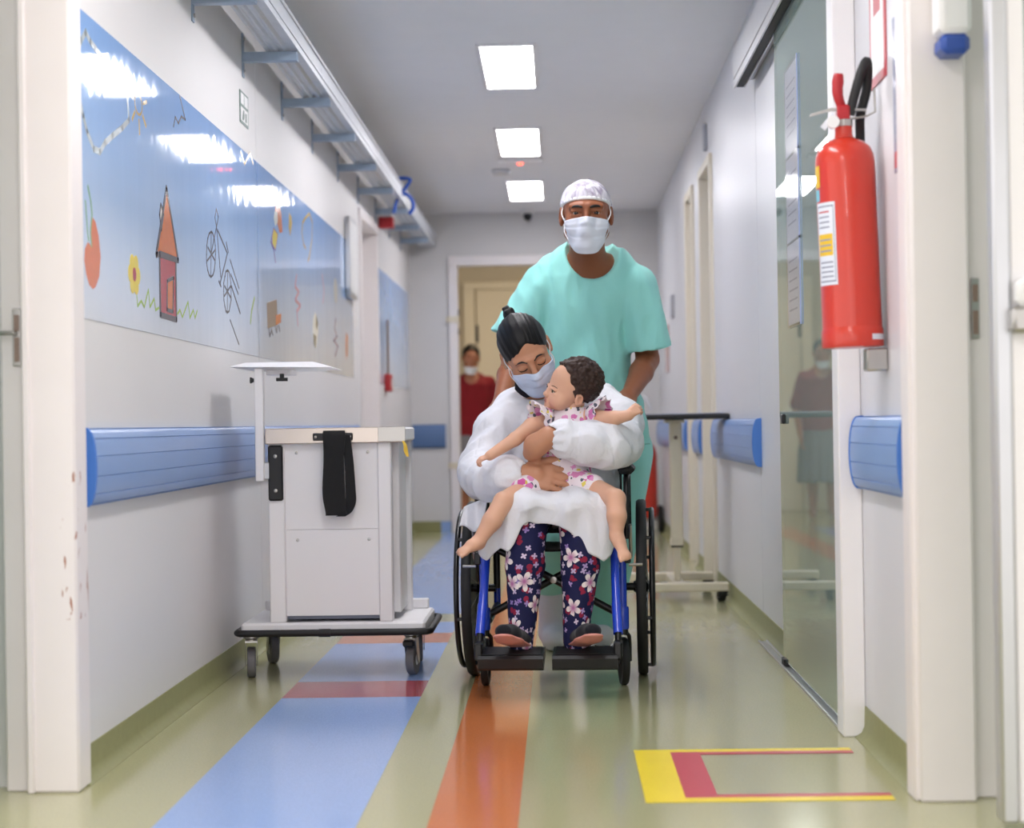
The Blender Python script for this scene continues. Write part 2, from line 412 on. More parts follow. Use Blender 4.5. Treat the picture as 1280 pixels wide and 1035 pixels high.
def rotm(axis, deg): return Matrix.Rotation(math.radians(deg), 4, axis)
def tr(x, y, z): return Matrix.Translation((x, y, z))
def arc(cx, cy, r, a0, a1, n): return [(cx + r * math.cos(a0 + (a1 - a0) * i / n), cy + r * math.sin(a0 + (a1 - a0) * i / n)) for i in range(n + 1)]
def ln(x0, x1, n): return [x0 + (x1 - x0) * i / (n - 1) for i in range(n)]
def smooth_pts(pts, k=8):
    """Catmull-Rom through points"""
    P = [np.array(p, float) for p in pts]; P = [2 * P[0] - P[1]] + P + [2 * P[-1] - P[-2]]; out = []
    for i in range(1, len(P) - 2):
        for j in range(k):
            t = j / k; a, b, c, d = P[i - 1:i + 3]
            out.append(.5 * (2 * b + (c - a) * t + (2 * a - 5 * b + 4 * c - d) * t * t + (3 * b - a - 3 * c + d) * t ** 3))
    return out + [P[-2]]

# ================================================================== the building
XL, XR, ZC, YB = -1.20, 0.84, 2.62, 16.1
# floor: olive sheet with inlaid stripes
fl = struct(bx('floor', 'v_olive', -3.2, 4.2, -3.0, 22.0, -.1, 0))
def stripe(name, mat, x0, x1, y0, y1): return bx(name, mat, x0, x1, y0, y1, -.004, .0007, parent=fl)
for y0, y1, mt in ((-3, 6.35, 'v_blue'), (6.35, 6.75, 'v_red'), (6.75, 7.92, 'v_blue'), (7.92, 8.29, 'v_orange'), (8.29, 8.75, 'v_blue'), (9.13, 16.02, 'v_blue')):
    stripe('floor_stripe', mt, -.91, -.457, y0, y1)
stripe('floor_stripe', 'v_orange', -.30, -.10, -3, 16.0)
fm = thing('floor_marking', 'yellow and red taped bracket on the floor below the fire extinguisher', 'floor marking', (.48, 4.9, 0))
bx('yellow_tape', 'tape_y', .19, .285, 4.535, 5.26, .0008, .0016, parent=fm)
bx('yellow_tape', 'tape_y', .285, .765, 5.215, 5.26, .0008, .0016, parent=fm)
bx('yellow_tape', 'tape_y', .285, .765, 4.535, 4.585, .0008, .0016, parent=fm)
bx('red_tape', 'tape_r', .285, .362, 4.585, 5.215, .0009, .0018, parent=fm)
bx('red_tape', 'tape_r', .362, .765, 5.18, 5.215, .0009, .0018, parent=fm)
bx('red_tape', 'tape_r', .362, .765, 4.585, 4.62, .0009, .0018, parent=fm)

struct(bx('ceiling', 'ceiling', -3.2, 4.2, -3.0, 22.0, ZC, ZC + .1))
# left wall, panel by panel, with a door recess at y 12.0-13.1
wl = MB()
for y0, y1 in ((4.83, 7.876), (7.884, 12.0), (13.1, YB + .1)): wl.box(XL - .12, XL, y0, y1, 0, ZC, .002)
wl.box(XL - .12, XL - .004, 7.87, 7.89, 0, ZC)
wl.box(XL - .12, XL, 12.0, 13.1, 2.19, ZC)
wl = struct(wl.build('wall_left', 'wall'))
struct(bx('wall_side_left', 'wall', -3.2, XL - .12, 4.83, 4.95, 0, ZC))
d = struct(bx('door_1', 'frame_white', XL - .18, XL - .14, 12.0, 13.1, 0, 2.18))
MB().tube([(XL - .14, 12.12, 1.0), (XL - .09, 12.12, 1.0), (XL - .09, 12.24, 1.0)], .009).build('door_handle', 'steel', d)
tr1 = MB(); tr1.box(XL - .14, XL + .015, 13.06, 13.12, 0, 2.16, .003); tr1.box(XL - .14, XL + .015, 11.96, 12.02, 0, 2.16, .003); tr1.box(XL - .14, XL + .017, 11.95, 13.13, 2.16, 2.22, .003)
struct(tr1.build('trim_1', 'frame_white'))
# right wall with the sliding-door opening and two far doors
wr = MB()
for y0, y1 in ((4.6, 5.56), (6.98, 8.146), (8.152, 10.45), (11.15, 11.85), (12.4, YB + .1)): wr.box(XR, XR + .12, y0, y1, 0, ZC, .002)
wr.box(XR + .004, XR + .12, 8.14, 8.16, 0, ZC)
wr.box(XR, XR + .12, 5.56, 6.98, 2.30, ZC); wr.box(XR, XR + .12, 10.45, 11.15, 2.27, ZC); wr.box(XR, XR + .12, 11.85, 12.4, 2.27, ZC)
struct(wr.build('wall_right', 'wall_r'))
n = 2
for y0, y1 in ((10.45, 11.15), (11.85, 12.4)):
    d = struct(bx('door_%d' % n, 'wall_r', XR + .07, XR + .11, y0, y1, 0, 2.25))
    MB().tube([(XR + .07, y0 + .1, 1.0), (XR + .03, y0 + .1, 1.0), (XR + .03, y0 + .2, 1.0)], .009).build('door_handle', 'steel', d)
    t = MB()
    for a, b in ((y0 - .05, y0 + .01), (y1 - .01, y1 + .05)): t.box(XR - .018, XR + .11, a, b, 0, 2.25, .003)
    t.box(XR - .02, XR + .11, y0 - .055, y1 + .055, 2.25, 2.30, .003)
    struct(t.build('trim_%d' % n, 'cream_door')); n += 1
# back wall with an open doorway into a beige lobby
wb = MB(); wb.box(XL - .12, -.81, YB, YB + .12, 0, ZC); wb.box(.10, XR + .12, YB, YB + .12, 0, ZC); wb.box(-.81, .10, YB, YB + .12, 2.19, ZC)
struct(wb.build('wall_back', 'wall_back'))
t = MB()
t.box(-.88, -.805, YB - .03, YB + .14, 0, 2.185, .004); t.box(.095, .17, YB - .03, YB + .14, 0, 2.185, .004); t.box(-.88, .17, YB - .03, YB + .14, 2.185, 2.265, .004)
t = struct(t.build('trim_4', 'frame_white'))
for z in (1.72, .52): bx('hinge', 'cream_metal', -.9, -.80, YB - .036, YB - .028, z, z + .05, .002, parent=t)
for z in (1.78, 1.62): bx('hinge_leaf', 'black_plastic', -.807, -.797, YB + .02, YB + .06, z, z + .05, .002, parent=t)
w = MB(); w.box(-2.6, 2.2, 19.2, 19.3, 0, ZC); struct(w.build('wall_lobby', 'beige'))
w = MB(); w.box(-2.7, -2.6, YB, 19.3, 0, ZC); w.box(2.2, 2.3, YB, 19.3, 0, ZC); struct(w.build('wall_lobby_sides', 'beige'))
d = struct(bx('door_5', 'cream_door', -.78, .12, 19.15, 19.19, 0, 2.2, .004))
bx('latch_plate', 'black_plastic', -.79, -.76, 19.135, 19.15, 1.68, 1.85, .002, parent=d)
bx('notice', 'paper', -.43, -.30, 19.14, 19.15, 1.13, 1.3, 0, parent=d)
t = MB(); t.box(-.90, -.79, 19.12, 19.22, 0, 2.2, .004); t.box(.13, .24, 19.12, 19.22, 0, 2.2, .004); t.box(-.90, .24, 19.12, 19.22, 2.2, 2.27, .004)
struct(t.build('trim_5', 'cream_door'))
# skirting with a coved foot
def skirting(name, x, sgn, y0, y1):
    prof = [(x, 0), (x, .085), (x + sgn * .004, .085), (x + sgn * .006, .03), (x + sgn * .014, .012), (x + sgn * .032, .0015), (x + sgn * .032, 0)]
    return struct(MB().prism(prof, y0, y1, 'y').build(name, 'skirting'))
skirting('baseboard_left', XL, 1, 4.83, 11.96); skirting('baseboard_left_far', XL, 1, 13.12, YB)
skirting('baseboard_right', XR, -1, 4.6, 5.5); skirting('baseboard_right_middle', XR, -1, 6.98, 10.4)
skirting('baseboard_right_far', XR, -1, 12.45, YB); skirting('baseboard_right_short', XR, -1, 11.2, 11.8)
bb = struct(bx('baseboard_back', 'skirting', XL, -.88, YB - .01, YB, 0, .09))
bx('stripe_upturn', 'v_blue', -.97, -.885, YB - .013, YB - .009, 0, .088, parent=bb)
# room behind the sliding door
w = MB(); w.box(XR + .12, 3.4, 8.4, 8.5, 0, ZC); w.box(XR + .12, 3.4, 4.6, 4.7, 0, ZC); w.box(3.4, 3.5, 4.6, 8.5, 0, ZC)
struct(w.build('wall_side_room', 'room_dim'))
# near left jamb (worn enamel frame) and near right jamb
t = MB(); t.box(-1.29, -1.174, 4.74, 4.86, 0, ZC, .006); t.box(-1.36, -1.285, 4.765, 4.86, 0, ZC, .004); t.box(-1.30, -1.282, 4.73, 4.80, 0, ZC, .004)
t = struct(t.build('trim_6', 'worn'))
sp = MB(); sp.box(-1.328, -1.306, 4.757, 4.767, 1.04, 1.18, .002); sp = sp.build('strike_plate', 'steel', t)
for a, b in ((1.125, 1.165), (1.05, 1.11)): bx('latch_slot', 'm_brown', -1.323, -1.311, 4.753, 4.759, a, b, parent=sp)
MB().tube([(-1.45, 4.74, 1.12), (-1.318, 4.74, 1.12)], .006).build('bolt', 'steel', sp)
d6 = struct(bx('door_6', 'glass', -1.95, -1.365, 4.60, 4.64, .05, 2.3, .003))
e = MB(); e.box(-1.372, -1.352, 4.59, 4.65, .02, 2.32, .004); e.build('door_edge', 'alu', d6)
t = MB(); t.box(.815, .945, 4.5, 4.62, 0, ZC, .006); t.box(.94, 1.02, 4.55, 4.66, 0, ZC, .004); t.box(.806, .82, 4.52, 4.62, 0, ZC, .004)
t = struct(t.build('trim_7', 'frame_white'))
sp = MB(); sp.box(.957, .977, 4.542, 4.552, 1.06, 1.20, .002); sp = sp.build('strike_plate', 'steel', t)
for a, b in ((1.145, 1.185), (1.07, 1.125)): bx('latch_slot', 'm_brown', .961, .973, 4.538, 4.544, a, b, parent=sp)
struct(bx('wall_side_right', 'wall', 1.02, 4.2, 4.62, 4.7, 0, ZC))
# open glass door leaf standing along the right side, nearer the camera
d = thing('glass_door_leaf', 'open glass door leaf with pale aluminium edge at the right picture edge', 'door', (.95, 4.1, 0))
e = MB(); e.box(.925, .962, 4.16, 4.22, .02, 2.5, .006); e.build('edge_stile', 'alu', d)
e = MB(); e.box(.962, 1.00, 4.17, 4.21, .02, 2.5, .004); e.build('inner_stile', 'white_metal', d)
bx('pane', 'glass', 1.0, 1.6, 4.185, 4.195, .06, 2.46, parent=d)
h = MB(); h.box(.955, 1.02, 4.12, 4.165, 1.055, 1.11, .008); h.build('patch_lock', 'steel', d)
h = MB(); h.box(.965, 1.02, 4.12, 4.165, 1.11, 1.17, .012); h.build('lock_cover', 'white_plastic', d)
# white dispenser with a blue foot hung above the right jamb
d = thing('dispenser', 'white wall dispenser with blue base high on the right jamb', 'dispenser', (.89, 4.44, 1.7))
MB().box(.868, .942, 4.40, 4.497, 1.74, 2.1, .012).build('housing', 'white_plastic', d)
MB().box(.872, .938, 4.405, 4.497, 1.695, 1.742, .012).build('base', 'blue_plastic', d)

# ------------------------------------------------------------------ ceiling luminaires
for i, y in enumerate((-1.0, 1.5, 4.0, 6.47, 8.97, 11.52, 14.03)):
    lab = {8.97: 'largest, nearest lit square ceiling light panel in view', 11.52: 'middle lit ceiling light panel, just before the red indicator', 14.03: 'farthest lit ceiling light panel, above the masked man'}.get(y, {-1.0: 'lit ceiling light panel behind the photographer', 1.5: 'lit ceiling light panel straight above the photographer', 4.0: 'lit ceiling light panel over the two near door jambs', 6.47: 'lit ceiling light panel directly over the wheelchair, above the picture'}.get(y))
    L = thing('ceiling_light', lab, 'ceiling light', (-.21, y + .56, ZC), 0, 'corridor ceiling light panels')
    f = MB()
    for a, b, c, dd in ((-.35, -.33, y - .03, y + 1.15), (-.09, -.07, y - .03, y + 1.15), (-.33, -.09, y - .03, y), (-.33, -.09, y + 1.12, y + 1.15)): f.box(a, b, c, dd, ZC - .012, ZC, .002)
    f.build('frame', 'white_metal', L)
    bx('diffuser', 'lamp', -.33, -.09, y, y + 1.12, ZC - .008, ZC - .001, parent=L)
L = thing('ceiling_light', 'added, unseen ceiling panel lighting the lobby beyond the doorway', 'ceiling light', (-.3, 17.6, ZC))  # unseen panel, added to give the lobby its warm light
bx('diffuser', 'fill_warm', -.6, 0, 17.3, 17.9, ZC - .008, ZC - .001, parent=L)
L = thing('ceiling_light', 'added, unseen ceiling panel lighting the side room behind the glass door', 'ceiling light', (2.0, 6.5, ZC))  # unseen panel, added to brighten the room behind the glass
bx('diffuser', 'lamp', 1.9, 2.14, 6.0, 7.1, ZC - .008, ZC - .001, parent=L)
# ceiling sensor strip with red indicator, smoke detector, camera dome
s_ = thing('ceiling_sensor', 'flat ceiling sensor bar with glowing red indicator', 'sensor', (-.22, 12.95, ZC))
MB().box(-.36, -.07, 12.86, 12.98, ZC - .022, ZC, .006).build('bar', 'ceiling', s_)
MB().lathe([(0, -.012), (.014, -.008), (.018, 0)], 12, T=tr(-.22, 12.92, ZC - .022)).build('indicator', 'led', s_)
s_ = thing('ceiling_speaker', 'small grey ceiling box left of the farthest light panel', 'sensor', (-.36, 13.4, ZC))
MB().box(-.42, -.30, 13.35, 13.47, ZC - .03, ZC, .008).build('box', 'alu', s_)
s_ = thing('security_camera', 'white ceiling mount with dark camera ball at the end wall', 'camera', (-.21, 15.9, ZC))
MB().lathe([(.0, 0), (.06, 0), (.06, -.02), (.045, -.035), (0, -.035)], 20, T=tr(-.215, 15.9, ZC)).build('mount', 'white_plastic', s_)
MB().lathe([(0, -.035), (.02, -.030), (.034, -.012), (.038, .01), (.03, .03), (0, .04)], 16, T=tr(-.215, 15.9, ZC - .06)).build('ball', 'black_plastic', s_)

# ------------------------------------------------------------------ mural panels with their drawings
D = {
'tomato': [(5.06,1.433),(5.09,1.423),(5.12,1.390),(5.14,1.338),(5.12,1.283),(5.08,1.254),(5.05,1.246),(5.01,1.254),(4.98,1.278),(4.96,1.313),(4.97,1.344),(5.00,1.363),(5.02,1.361),(5.04,1.354),(5.03,1.402)],
'stem1': [(5.01,1.508),(5.04,1.470),(5.05,1.440),(5.03,1.391),(5.04,1.356)], 'stem2': [(4.98,1.468),(4.99,1.428),(5.00,1.388),(5.01,1.369)],
'house': [(5.91,1.413),(6.16,1.415),(6.16,1.225),(5.91,1.227)], 'roof': [(6.03,1.625),(6.20,1.416),(5.91,1.410),(5.86,1.405)],
'hdoor': [(6.02,1.338),(6.12,1.355),(6.10,1.247),(6.01,1.248)], 'chim': [(5.94,1.565),(5.98,1.539),(5.94,1.486),(5.92,1.532)],
'g1': [(5.58,1.266),(5.59,1.235),(5.64,1.252),(5.68,1.237),(5.74,1.291),(5.76,1.242),(5.82,1.270),(5.84,1.238),(5.89,1.247)],
'g2': [(6.18,1.245),(6.22,1.260),(6.26,1.239),(6.36,1.294),(6.39,1.244),(6.45,1.273),(6.48,1.248),(6.52,1.274)],
'w1': [(6.89,1.495),(6.88,1.464),(6.86,1.436),(6.83,1.417),(6.79,1.408),(6.76,1.411),(6.73,1.426),(6.71,1.450),(6.71,1.479),(6.72,1.510),(6.74,1.537),(6.77,1.557),(6.81,1.567),(6.84,1.564),(6.87,1.550),(6.89,1.525)],
'w2': [(7.21,1.386),(7.21,1.355),(7.18,1.328),(7.16,1.310),(7.12,1.302),(7.09,1.306),(7.07,1.321),(7.05,1.345),(7.05,1.374),(7.05,1.404),(7.08,1.431),(7.10,1.450),(7.14,1.458),(7.17,1.455),(7.19,1.440),(7.21,1.416)],
'bk': [[(6.92,1.659),(6.89,1.625),(6.92,1.594),(6.96,1.635),(6.92,1.659)],[(6.92,1.594),(6.99,1.424)],[(6.94,1.585),(7.14,1.520),(6.97,1.395)],[(6.92,1.594),(6.86,1.544),(6.80,1.487)],[(7.12,1.558),(7.16,1.526)],[(6.95,1.404),(6.99,1.389)],[(6.81,1.565),(6.79,1.409)],[(6.72,1.458),(6.89,1.512)],[(6.74,1.505),(6.88,1.470)],[(7.14,1.456),(7.12,1.307)],[(7.06,1.359),(7.20,1.404)],[(7.07,1.395),(7.20,1.361)],[(7.20,1.501),(7.39,1.410)],[(7.21,1.448),(7.37,1.387)],[(7.22,1.405),(7.41,1.316)],[(7.18,1.278),(7.37,1.197)]],
'truck': [(8.10,1.398),(8.39,1.431),(8.41,1.322),(8.11,1.291)], 'cab': [(8.35,1.361),(8.52,1.376),(8.51,1.337),(8.35,1.317)],
'tw': [[(8.15,1.293),(8.17,1.262),(8.22,1.288)],[(8.22,1.296),(8.26,1.272)],[(8.34,1.310),(8.37,1.289),(8.40,1.314)],[(8.44,1.319),(8.47,1.298)]],
'doll_r': [(8.40,1.842),(8.52,1.851),(8.58,1.814),(8.60,1.740),(8.51,1.727),(8.45,1.759),(8.37,1.792)], 'doll_w': [(8.37,1.809),(8.45,1.809),(8.45,1.768),(8.38,1.744),(8.34,1.773)],
'doll_y': [(8.33,1.731),(8.45,1.717),(8.42,1.681),(8.37,1.639),(8.28,1.660),(8.28,1.693)], 'doll_l': [(8.29,1.701),(8.24,1.665),(8.32,1.639),(8.37,1.589)], 'doll_t': [(8.31,1.918),(8.34,1.888),(8.29,1.883)],
'bfly': [(8.83,1.850),(8.90,1.841),(8.92,1.807),(8.85,1.747),(8.80,1.786)], 'cl2': [(9.30,1.854),(9.41,1.889),(9.56,1.924),(9.67,1.893),(9.64,1.804),(9.53,1.709),(9.48,1.685)], 'cl2b': [(9.30,1.854),(9.26,1.804),(9.32,1.755),(9.39,1.739)],
'pk': [(9.05,1.582),(8.99,1.529),(9.12,1.511),(8.99,1.467),(9.17,1.451),(9.04,1.416),(9.07,1.355)],
'peng_w': [(9.73,1.451),(9.81,1.421),(9.84,1.365),(9.75,1.274),(9.66,1.299),(9.62,1.354),(9.65,1.413)], 'peng_d': [(9.77,1.439),(9.84,1.404),(9.80,1.363),(9.75,1.389)], 'peng_e': [(9.64,1.341),(9.76,1.332),(9.72,1.272),(9.66,1.289)],
'pk2': [(10.64,1.466),(10.57,1.410),(10.69,1.373),(10.53,1.345),(10.72,1.321),(10.58,1.263)], 'carrot': [(11.15,1.416),(11.25,1.398),(11.21,1.285),(11.15,1.261),(11.11,1.337)], 'leaf': [(7.77,1.398),(7.69,1.339),(7.66,1.292)],
'cloud1': [(4.92,1.827),(4.96,1.874),(5.01,1.905),(5.06,1.890),(5.11,1.884),(5.18,1.872),(5.26,1.890)],
'cloud2': [(4.94,1.719),(4.97,1.683),(5.01,1.648),(5.08,1.614),(5.15,1.616),(5.21,1.649),(5.30,1.680),(5.42,1.720),(5.51,1.756),(5.49,1.821)],
'scr': [(6.16,1.836),(6.19,1.871),(6.24,1.858),(6.29,1.888),(6.36,1.888),(6.27,1.951)], 'scr2': [(7.48,1.938),(7.57,1.904),(7.71,1.964),(7.79,1.934)]}
XM = XL + .002
def fill(mb, poly, mi=0, e=0): return mb.prism(poly, XM - .001, XM + .0006 + e * .0003, 'x', mi)
def stroke(mb, pts, w=.007, mi=0, e=0, closed=False):
    P = [np.array(p) for p in pts]
    if closed: P = P + [P[0]]
    for a, b in zip(P, P[1:]):
        d = b - a; L = np.linalg.norm(d) + 1e-9; d = d / L; nn = np.array((-d[1], d[0])) * w / 2; a2 = a - d * w * .3; b2 = b + d * w * .3
        fill(mb, [tuple(a2 + nn), tuple(a2 - nn), tuple(b2 - nn), tuple(b2 + nn)], mi, e)
    return mb
def blob(cy, cz, ry, rz, n=14): return [(cy + ry * math.cos(2 * math.pi * i / n), cz + rz * math.sin(2 * math.pi * i / n)) for i in range(n)]
MT = 1.955; MBZ = 1.165
def mural(label, y0, y1):
    o = bx('mural_panel', 'mural', XL + .0005, XM, y0, y1, MBZ, MT, .001)
    return tag(o, label, 'mural', 'printed sky murals on the left wall')
p1 = mural('near pale blue sky mural panel with house, fruit and bicycle drawings', 4.87, 7.874)
p2 = mural('middle sky mural panel with doll, cart and penguin-like drawings above the trolley', 7.886, 11.55)
p3 = mural('far pale blue sky mural panel beyond the left door recess', 13.2, 15.9)
def dr(name, parent, mats, *ops):
    mb = MB()
    for o in ops: o(mb)
    return mb.build(name, mats, parent, smooth=False)
F = lambda k, mi=0, e=0: (lambda mb: fill(mb, D[k] if isinstance(k, str) else k, mi, e))
S = lambda k, w=.007, mi=0, e=0, closed=False: (lambda mb: stroke(mb, D[k] if isinstance(k, str) else k, w, mi, e, closed))
dr('fruit_drawing', p1, ['m_orange', 'm_green'], F('tomato'), S('stem1', .008, 1, 1), S('stem2', .006, 1, 1))
dr('flower_drawing', p1, ['m_yellow', 'm_red'], *[F(blob(5.55 + .048 * math.cos(a), 1.322 + .035 * math.sin(a), .032, .026), 0, i % 2) for i, a in enumerate(np.linspace(0, 6.28, 7)[:-1])], F(blob(5.55, 1.322, .022, .02), 1, 3))
dr('house_drawing', p1, ['m_red', 'm_roof', 'm_dark', 'm_white'], F('house'), F('roof', 1, 1), S('house', .018, 2, 2, True), S('roof', .018, 2, 3, True), F('hdoor', 1, 1), S('hdoor', .012, 2, 3, True), F('chim', 3, 0), S('chim', .01, 2, 2, True))
dr('grass_drawing', p1, ['m_lime'], S('g1', .008)); dr('grass_drawing', p1, ['m_lime'], S('g2', .008))
dr('bicycle_drawing', p1, ['m_dark'], S('w1', .008, closed=True), S('w2', .008, closed=True), *[S(b, .007, 0, i % 3) for i, b in enumerate(D['bk'])])
dr('cloud_drawing', p1, ['m_cloud'], S('cloud1', .018)); dr('cloud_drawing', p1, ['m_cloud'], S('cloud2', .018))
dr('sun_drawing', p1, ['m_sun'], S(blob(5.64, 1.822, .05, .03), .008, closed=True), *[S([(5.64 + .07 * math.cos(a), 1.822 + .045 * math.sin(a)), (5.64 + .12 * math.cos(a), 1.822 + .085 * math.sin(a))], .012) for a in np.linspace(.3, 6.58, 8)[:-1]])
dr('scribble_drawing', p1, ['m_dark'], S('scr', .007)); dr('scribble_drawing', p1, ['m_sun'], S('scr2', .012))
dr('leaf_drawing', p1, ['m_lime'], S('leaf', .014))
dr('cart_drawing', p2, ['m_brown', 'm_roof', 'm_dark'], F('truck'), F('cab', 1, 1), *[S(q, .008, 2, 2) for q in D['tw']])
dr('doll_drawing', p2, ['m_roof', 'm_white', 'm_yellow', 'm_purple', 'm_red'], F('doll_r'), F('doll_w', 1, 1), F('doll_y', 2, 1), S('doll_l', .008, 3, 2), S('doll_y', .006, 3, 2, True), F('doll_t', 4))
dr('butterfly_drawing', p2, ['m_sun'], F('bfly')); dr('cloud_drawing', p2, ['m_sun'], S('cl2', .016), S('cl2b', .014))
dr('squiggle_drawing', p2, ['m_pink'], S('pk', .018)); dr('squiggle_drawing', p2, ['m_purple'], S('pk2', .014))
dr('bird_drawing', p2, ['m_white', 'm_olive'], F('peng_w'), F('peng_d', 1, 1), F('peng_e', 1, 1)); dr('carrot_drawing', p2, ['m_orange'], F('carrot'))
dr('squiggle_drawing', p2, ['m_pink'], S([(10.05, 1.66), (10.12, 1.58), (10.06, 1.52)], .014)); dr('bird_drawing', p2, ['m_cloud'], F(blob(10.65, 1.62, .09, .07)))
dr('squiggle_drawing', p3, ['m_brown'], S([(13.9, 1.45), (13.95, 1.3), (13.9, 1.2)], .03))

# ------------------------------------------------------------------ handrails
def handrail(name, label, x, sgn, y0, y1, dep=.030, mat='rail', caps=(True, True), grp='blue wall handrails'):
    """bumper rail bowed out from the wall, ribbed, with darker end caps"""
    o = thing(name, label, 'handrail', (x, (y0 + y1) / 2, .79), 0, grp)
    zb, zt = .688, .886; prof = [(x, zb)]
    for i in range(25):
        a = -math.pi / 2 + math.pi * i / 24; px = x + sgn * (.008 + dep * math.cos(a) ** .7); pz = (zb + zt) / 2 + (zt - zb) / 2 * math.sin(a)
        prof.append((px, pz))
        if i % 4 == 2: prof.append((px - sgn * .0028, pz + .0015)); prof.append((px, pz + .003))
    prof.append((x, zt))
    MB().prism(prof, y0 + .015, y1 - .015, 'y').build('cover', mat, o, angle=30)
    for k, (ya, yb) in enumerate(((y0, y0 + .015), (y1 - .015, y1))):
        if caps[k]:
            pc = [(x, zb - .002)] + [(x + sgn * (.009 + (dep + .001) * max(0, math.cos(a)) ** .7), (zb + zt) / 2 + ((zt - zb) / 2 + .002) * math.sin(a)) for a in np.linspace(-math.pi / 2, math.pi / 2, 17)] + [(x, zt + .002)]
            MB().prism(pc, ya, yb, 'y').build('end_cap', 'rail_cap', o)
    return o
handrail('handrail', 'long blue bumper handrail on the left wall beside the trolley', XL, 1, 4.9, 11.6)
handrail('handrail', 'near blue handrail below the large fire extinguisher', XR, -1, 4.645, 5.425)
handrail('handrail', 'blue handrail beside the glass door, behind the overbed table end', XR, -1, 8.1, 10.3)
handrail('handrail', 'short blue handrail between the two right-hand doors', XR, -1, 11.22, 11.78)
handrail('handrail', 'far blue handrail along the end of the right wall', XR, -1, 12.5, 15.9)
o = thing('handrail', 'short dark blue handrail on the end wall left of the doorway', 'handrail', (-1.06, YB, .79), 0, 'blue wall handrails')
prof = [(YB, .69)] + [(YB - .008 - .032 * max(0, math.cos(a)) ** .7, .788 + .098 * math.sin(a)) for a in np.linspace(-math.pi / 2, math.pi / 2, 17)] + [(YB, .886)]
MB().prism(prof, -1.18, -.935, 'x').build('cover', 'rail_dark', o, angle=30)
for a, b in ((-1.195, -1.18), (-.935, -.92)): MB().prism([(y - .001, z) for y, z in prof], a, b, 'x').build('end_cap', 'rail_dark', o)

# ------------------------------------------------------------------ cable tray on wall brackets
ct = thing('cable_tray', 'galvanised ribbed cable tray along the top of the left wall', 'cable tray', (-1.05, 10, 2.33))
tb = MB(); xs = [-1.105, -1.095, -1.088, -1.078, -1.071, -1.061, -1.054, -1.044, -1.037, -1.027, -1.015, -1.0, -.978]
zs = [0, 0, .007, .007, 0, 0, .007, .007, 0, 0, .007, .007, 0]
prof = [(x, 2.335 + z) for x, z in zip(xs, zs)] + [(-.978, 2.435), (-.982, 2.435), (-.982, 2.346)] + [(x, 2.339 + z) for x, z in zip(xs[::-1][1:], zs[::-1][1:])]
prof = prof + [(-1.101, 2.435), (-1.105, 2.435)]
for y0, y1 in ((5.2, 8.28), (8.285, 11.3), (11.305, 14.3), (14.305, 16.05)):
    tb = MB().prism(prof, y0, y1, 'y'); tb.build('tray_section', 'galv', ct, angle=20)
    lip = MB(); lip.box(-.979, -.972, y0, y1, 2.42, 2.437, .002); lip.build('side_bead', 'galv', ct); bx('side_bead', 'galv', -.979, -.974, y0, y1, 2.36, 2.372, .001, parent=ct)
for y in (5.45, 6.52, 7.57, 8.65, 9.72, 10.85, 11.95, 13.1, 14.2, 15.2):
    b = MB(); b.box(XL + .004, -.985, y - .02, y + .02, 2.298, 2.302); b.box(XL + .004, -.985, y - .022, y - .018, 2.298, 2.334, .001); b.box(XL + .004, -.985, y + .018, y + .022, 2.298, 2.334, .001)
    b = b.build('bracket', 'galv_b', ct)
    f = MB(); f.box(XL, XL + .005, y - .018, y + .018, 2.24, 2.41, .001); f.build('wall_flange', 'galv_b', b)
    for z in (2.262, 2.39): MB().tube([(XL + .004, y, z), (XL + .011, y, z)], .007, 8).build('bolt', 'steel', b)
c = MB()
for k, off in enumerate((0, .02, .04)):
    c.tube(smooth_pts([(-1.07, 12.6 + off, 2.46), (-.99, 12.6 + off, 2.475), (-.925, 12.6, 2.463), (-.965, 12.6, 2.40), (-1.005, 12.62, 2.36), (-1.035, 12.6, 2.25)]), .011, 8)
c.tube(smooth_pts([(-1.0, 12.6, 2.37), (-.955, 12.6, 2.372), (-.915, 12.6, 2.33), (-.91, 12.6, 2.28), (-.935, 12.6, 2.24)]), .012, 8)
tag(c.build('cable_loop', 'cable'), 'loose loops of blue cable hanging from the end of the tray', 'cable')
tag(MB().box(-1.195, -1.094, 13.28, 13.38, 2.225, 2.30, .006).build('alarm_bell', 'red_plastic'), 'dark red box mounted under the far cable tray bracket', 'alarm')
o = thing('call_point', 'small red fire call point on the far left wall', 'alarm', (XL, 13.7, 1.17))
MB().box(XM, XL + .045, 13.6, 13.78, 1.12, 1.24, .006).build('box', 'red_plastic', o)
MB().tube([(XL + .02, 13.69, 1.24), (XL + .02, 13.69, 1.62)], .009, 8).build('conduit', 'm_brown', o)
MB().box(XL + .045, XL + .047, 13.66, 13.72, 1.155, 1.205).build('push_plate', 'white_plastic', o)
# escape-route sign
o = thing('escape_sign', 'small green and white escape sign high above the mural edge', 'sign', (XL, 7.6, 2.1))
MB().box(XL, XL + .003, 7.48, 7.68, 2.055, 2.18).build('plate', 'sign_green', o)
for a, b, c_, d_ in ((7.495, 7.665, 2.065, 2.118), (7.50, 7.57, 2.13, 2.172), (7.585, 7.665, 2.13, 2.172)): bx('white_field', 'white_plastic', XL + .003, XL + .0035, a, b, c_, d_, parent=o)
for q in ([(7.52, 2.07), (7.56, 2.07), (7.58, 2.09), (7.57, 2.11), (7.55, 2.11)], [(7.60, 2.07), (7.63, 2.07), (7.63, 2.105), (7.60, 2.105)]): MB().prism(q, XL + .0034, XL + .004, 'x').build('pictogram', 'sign_green', o)
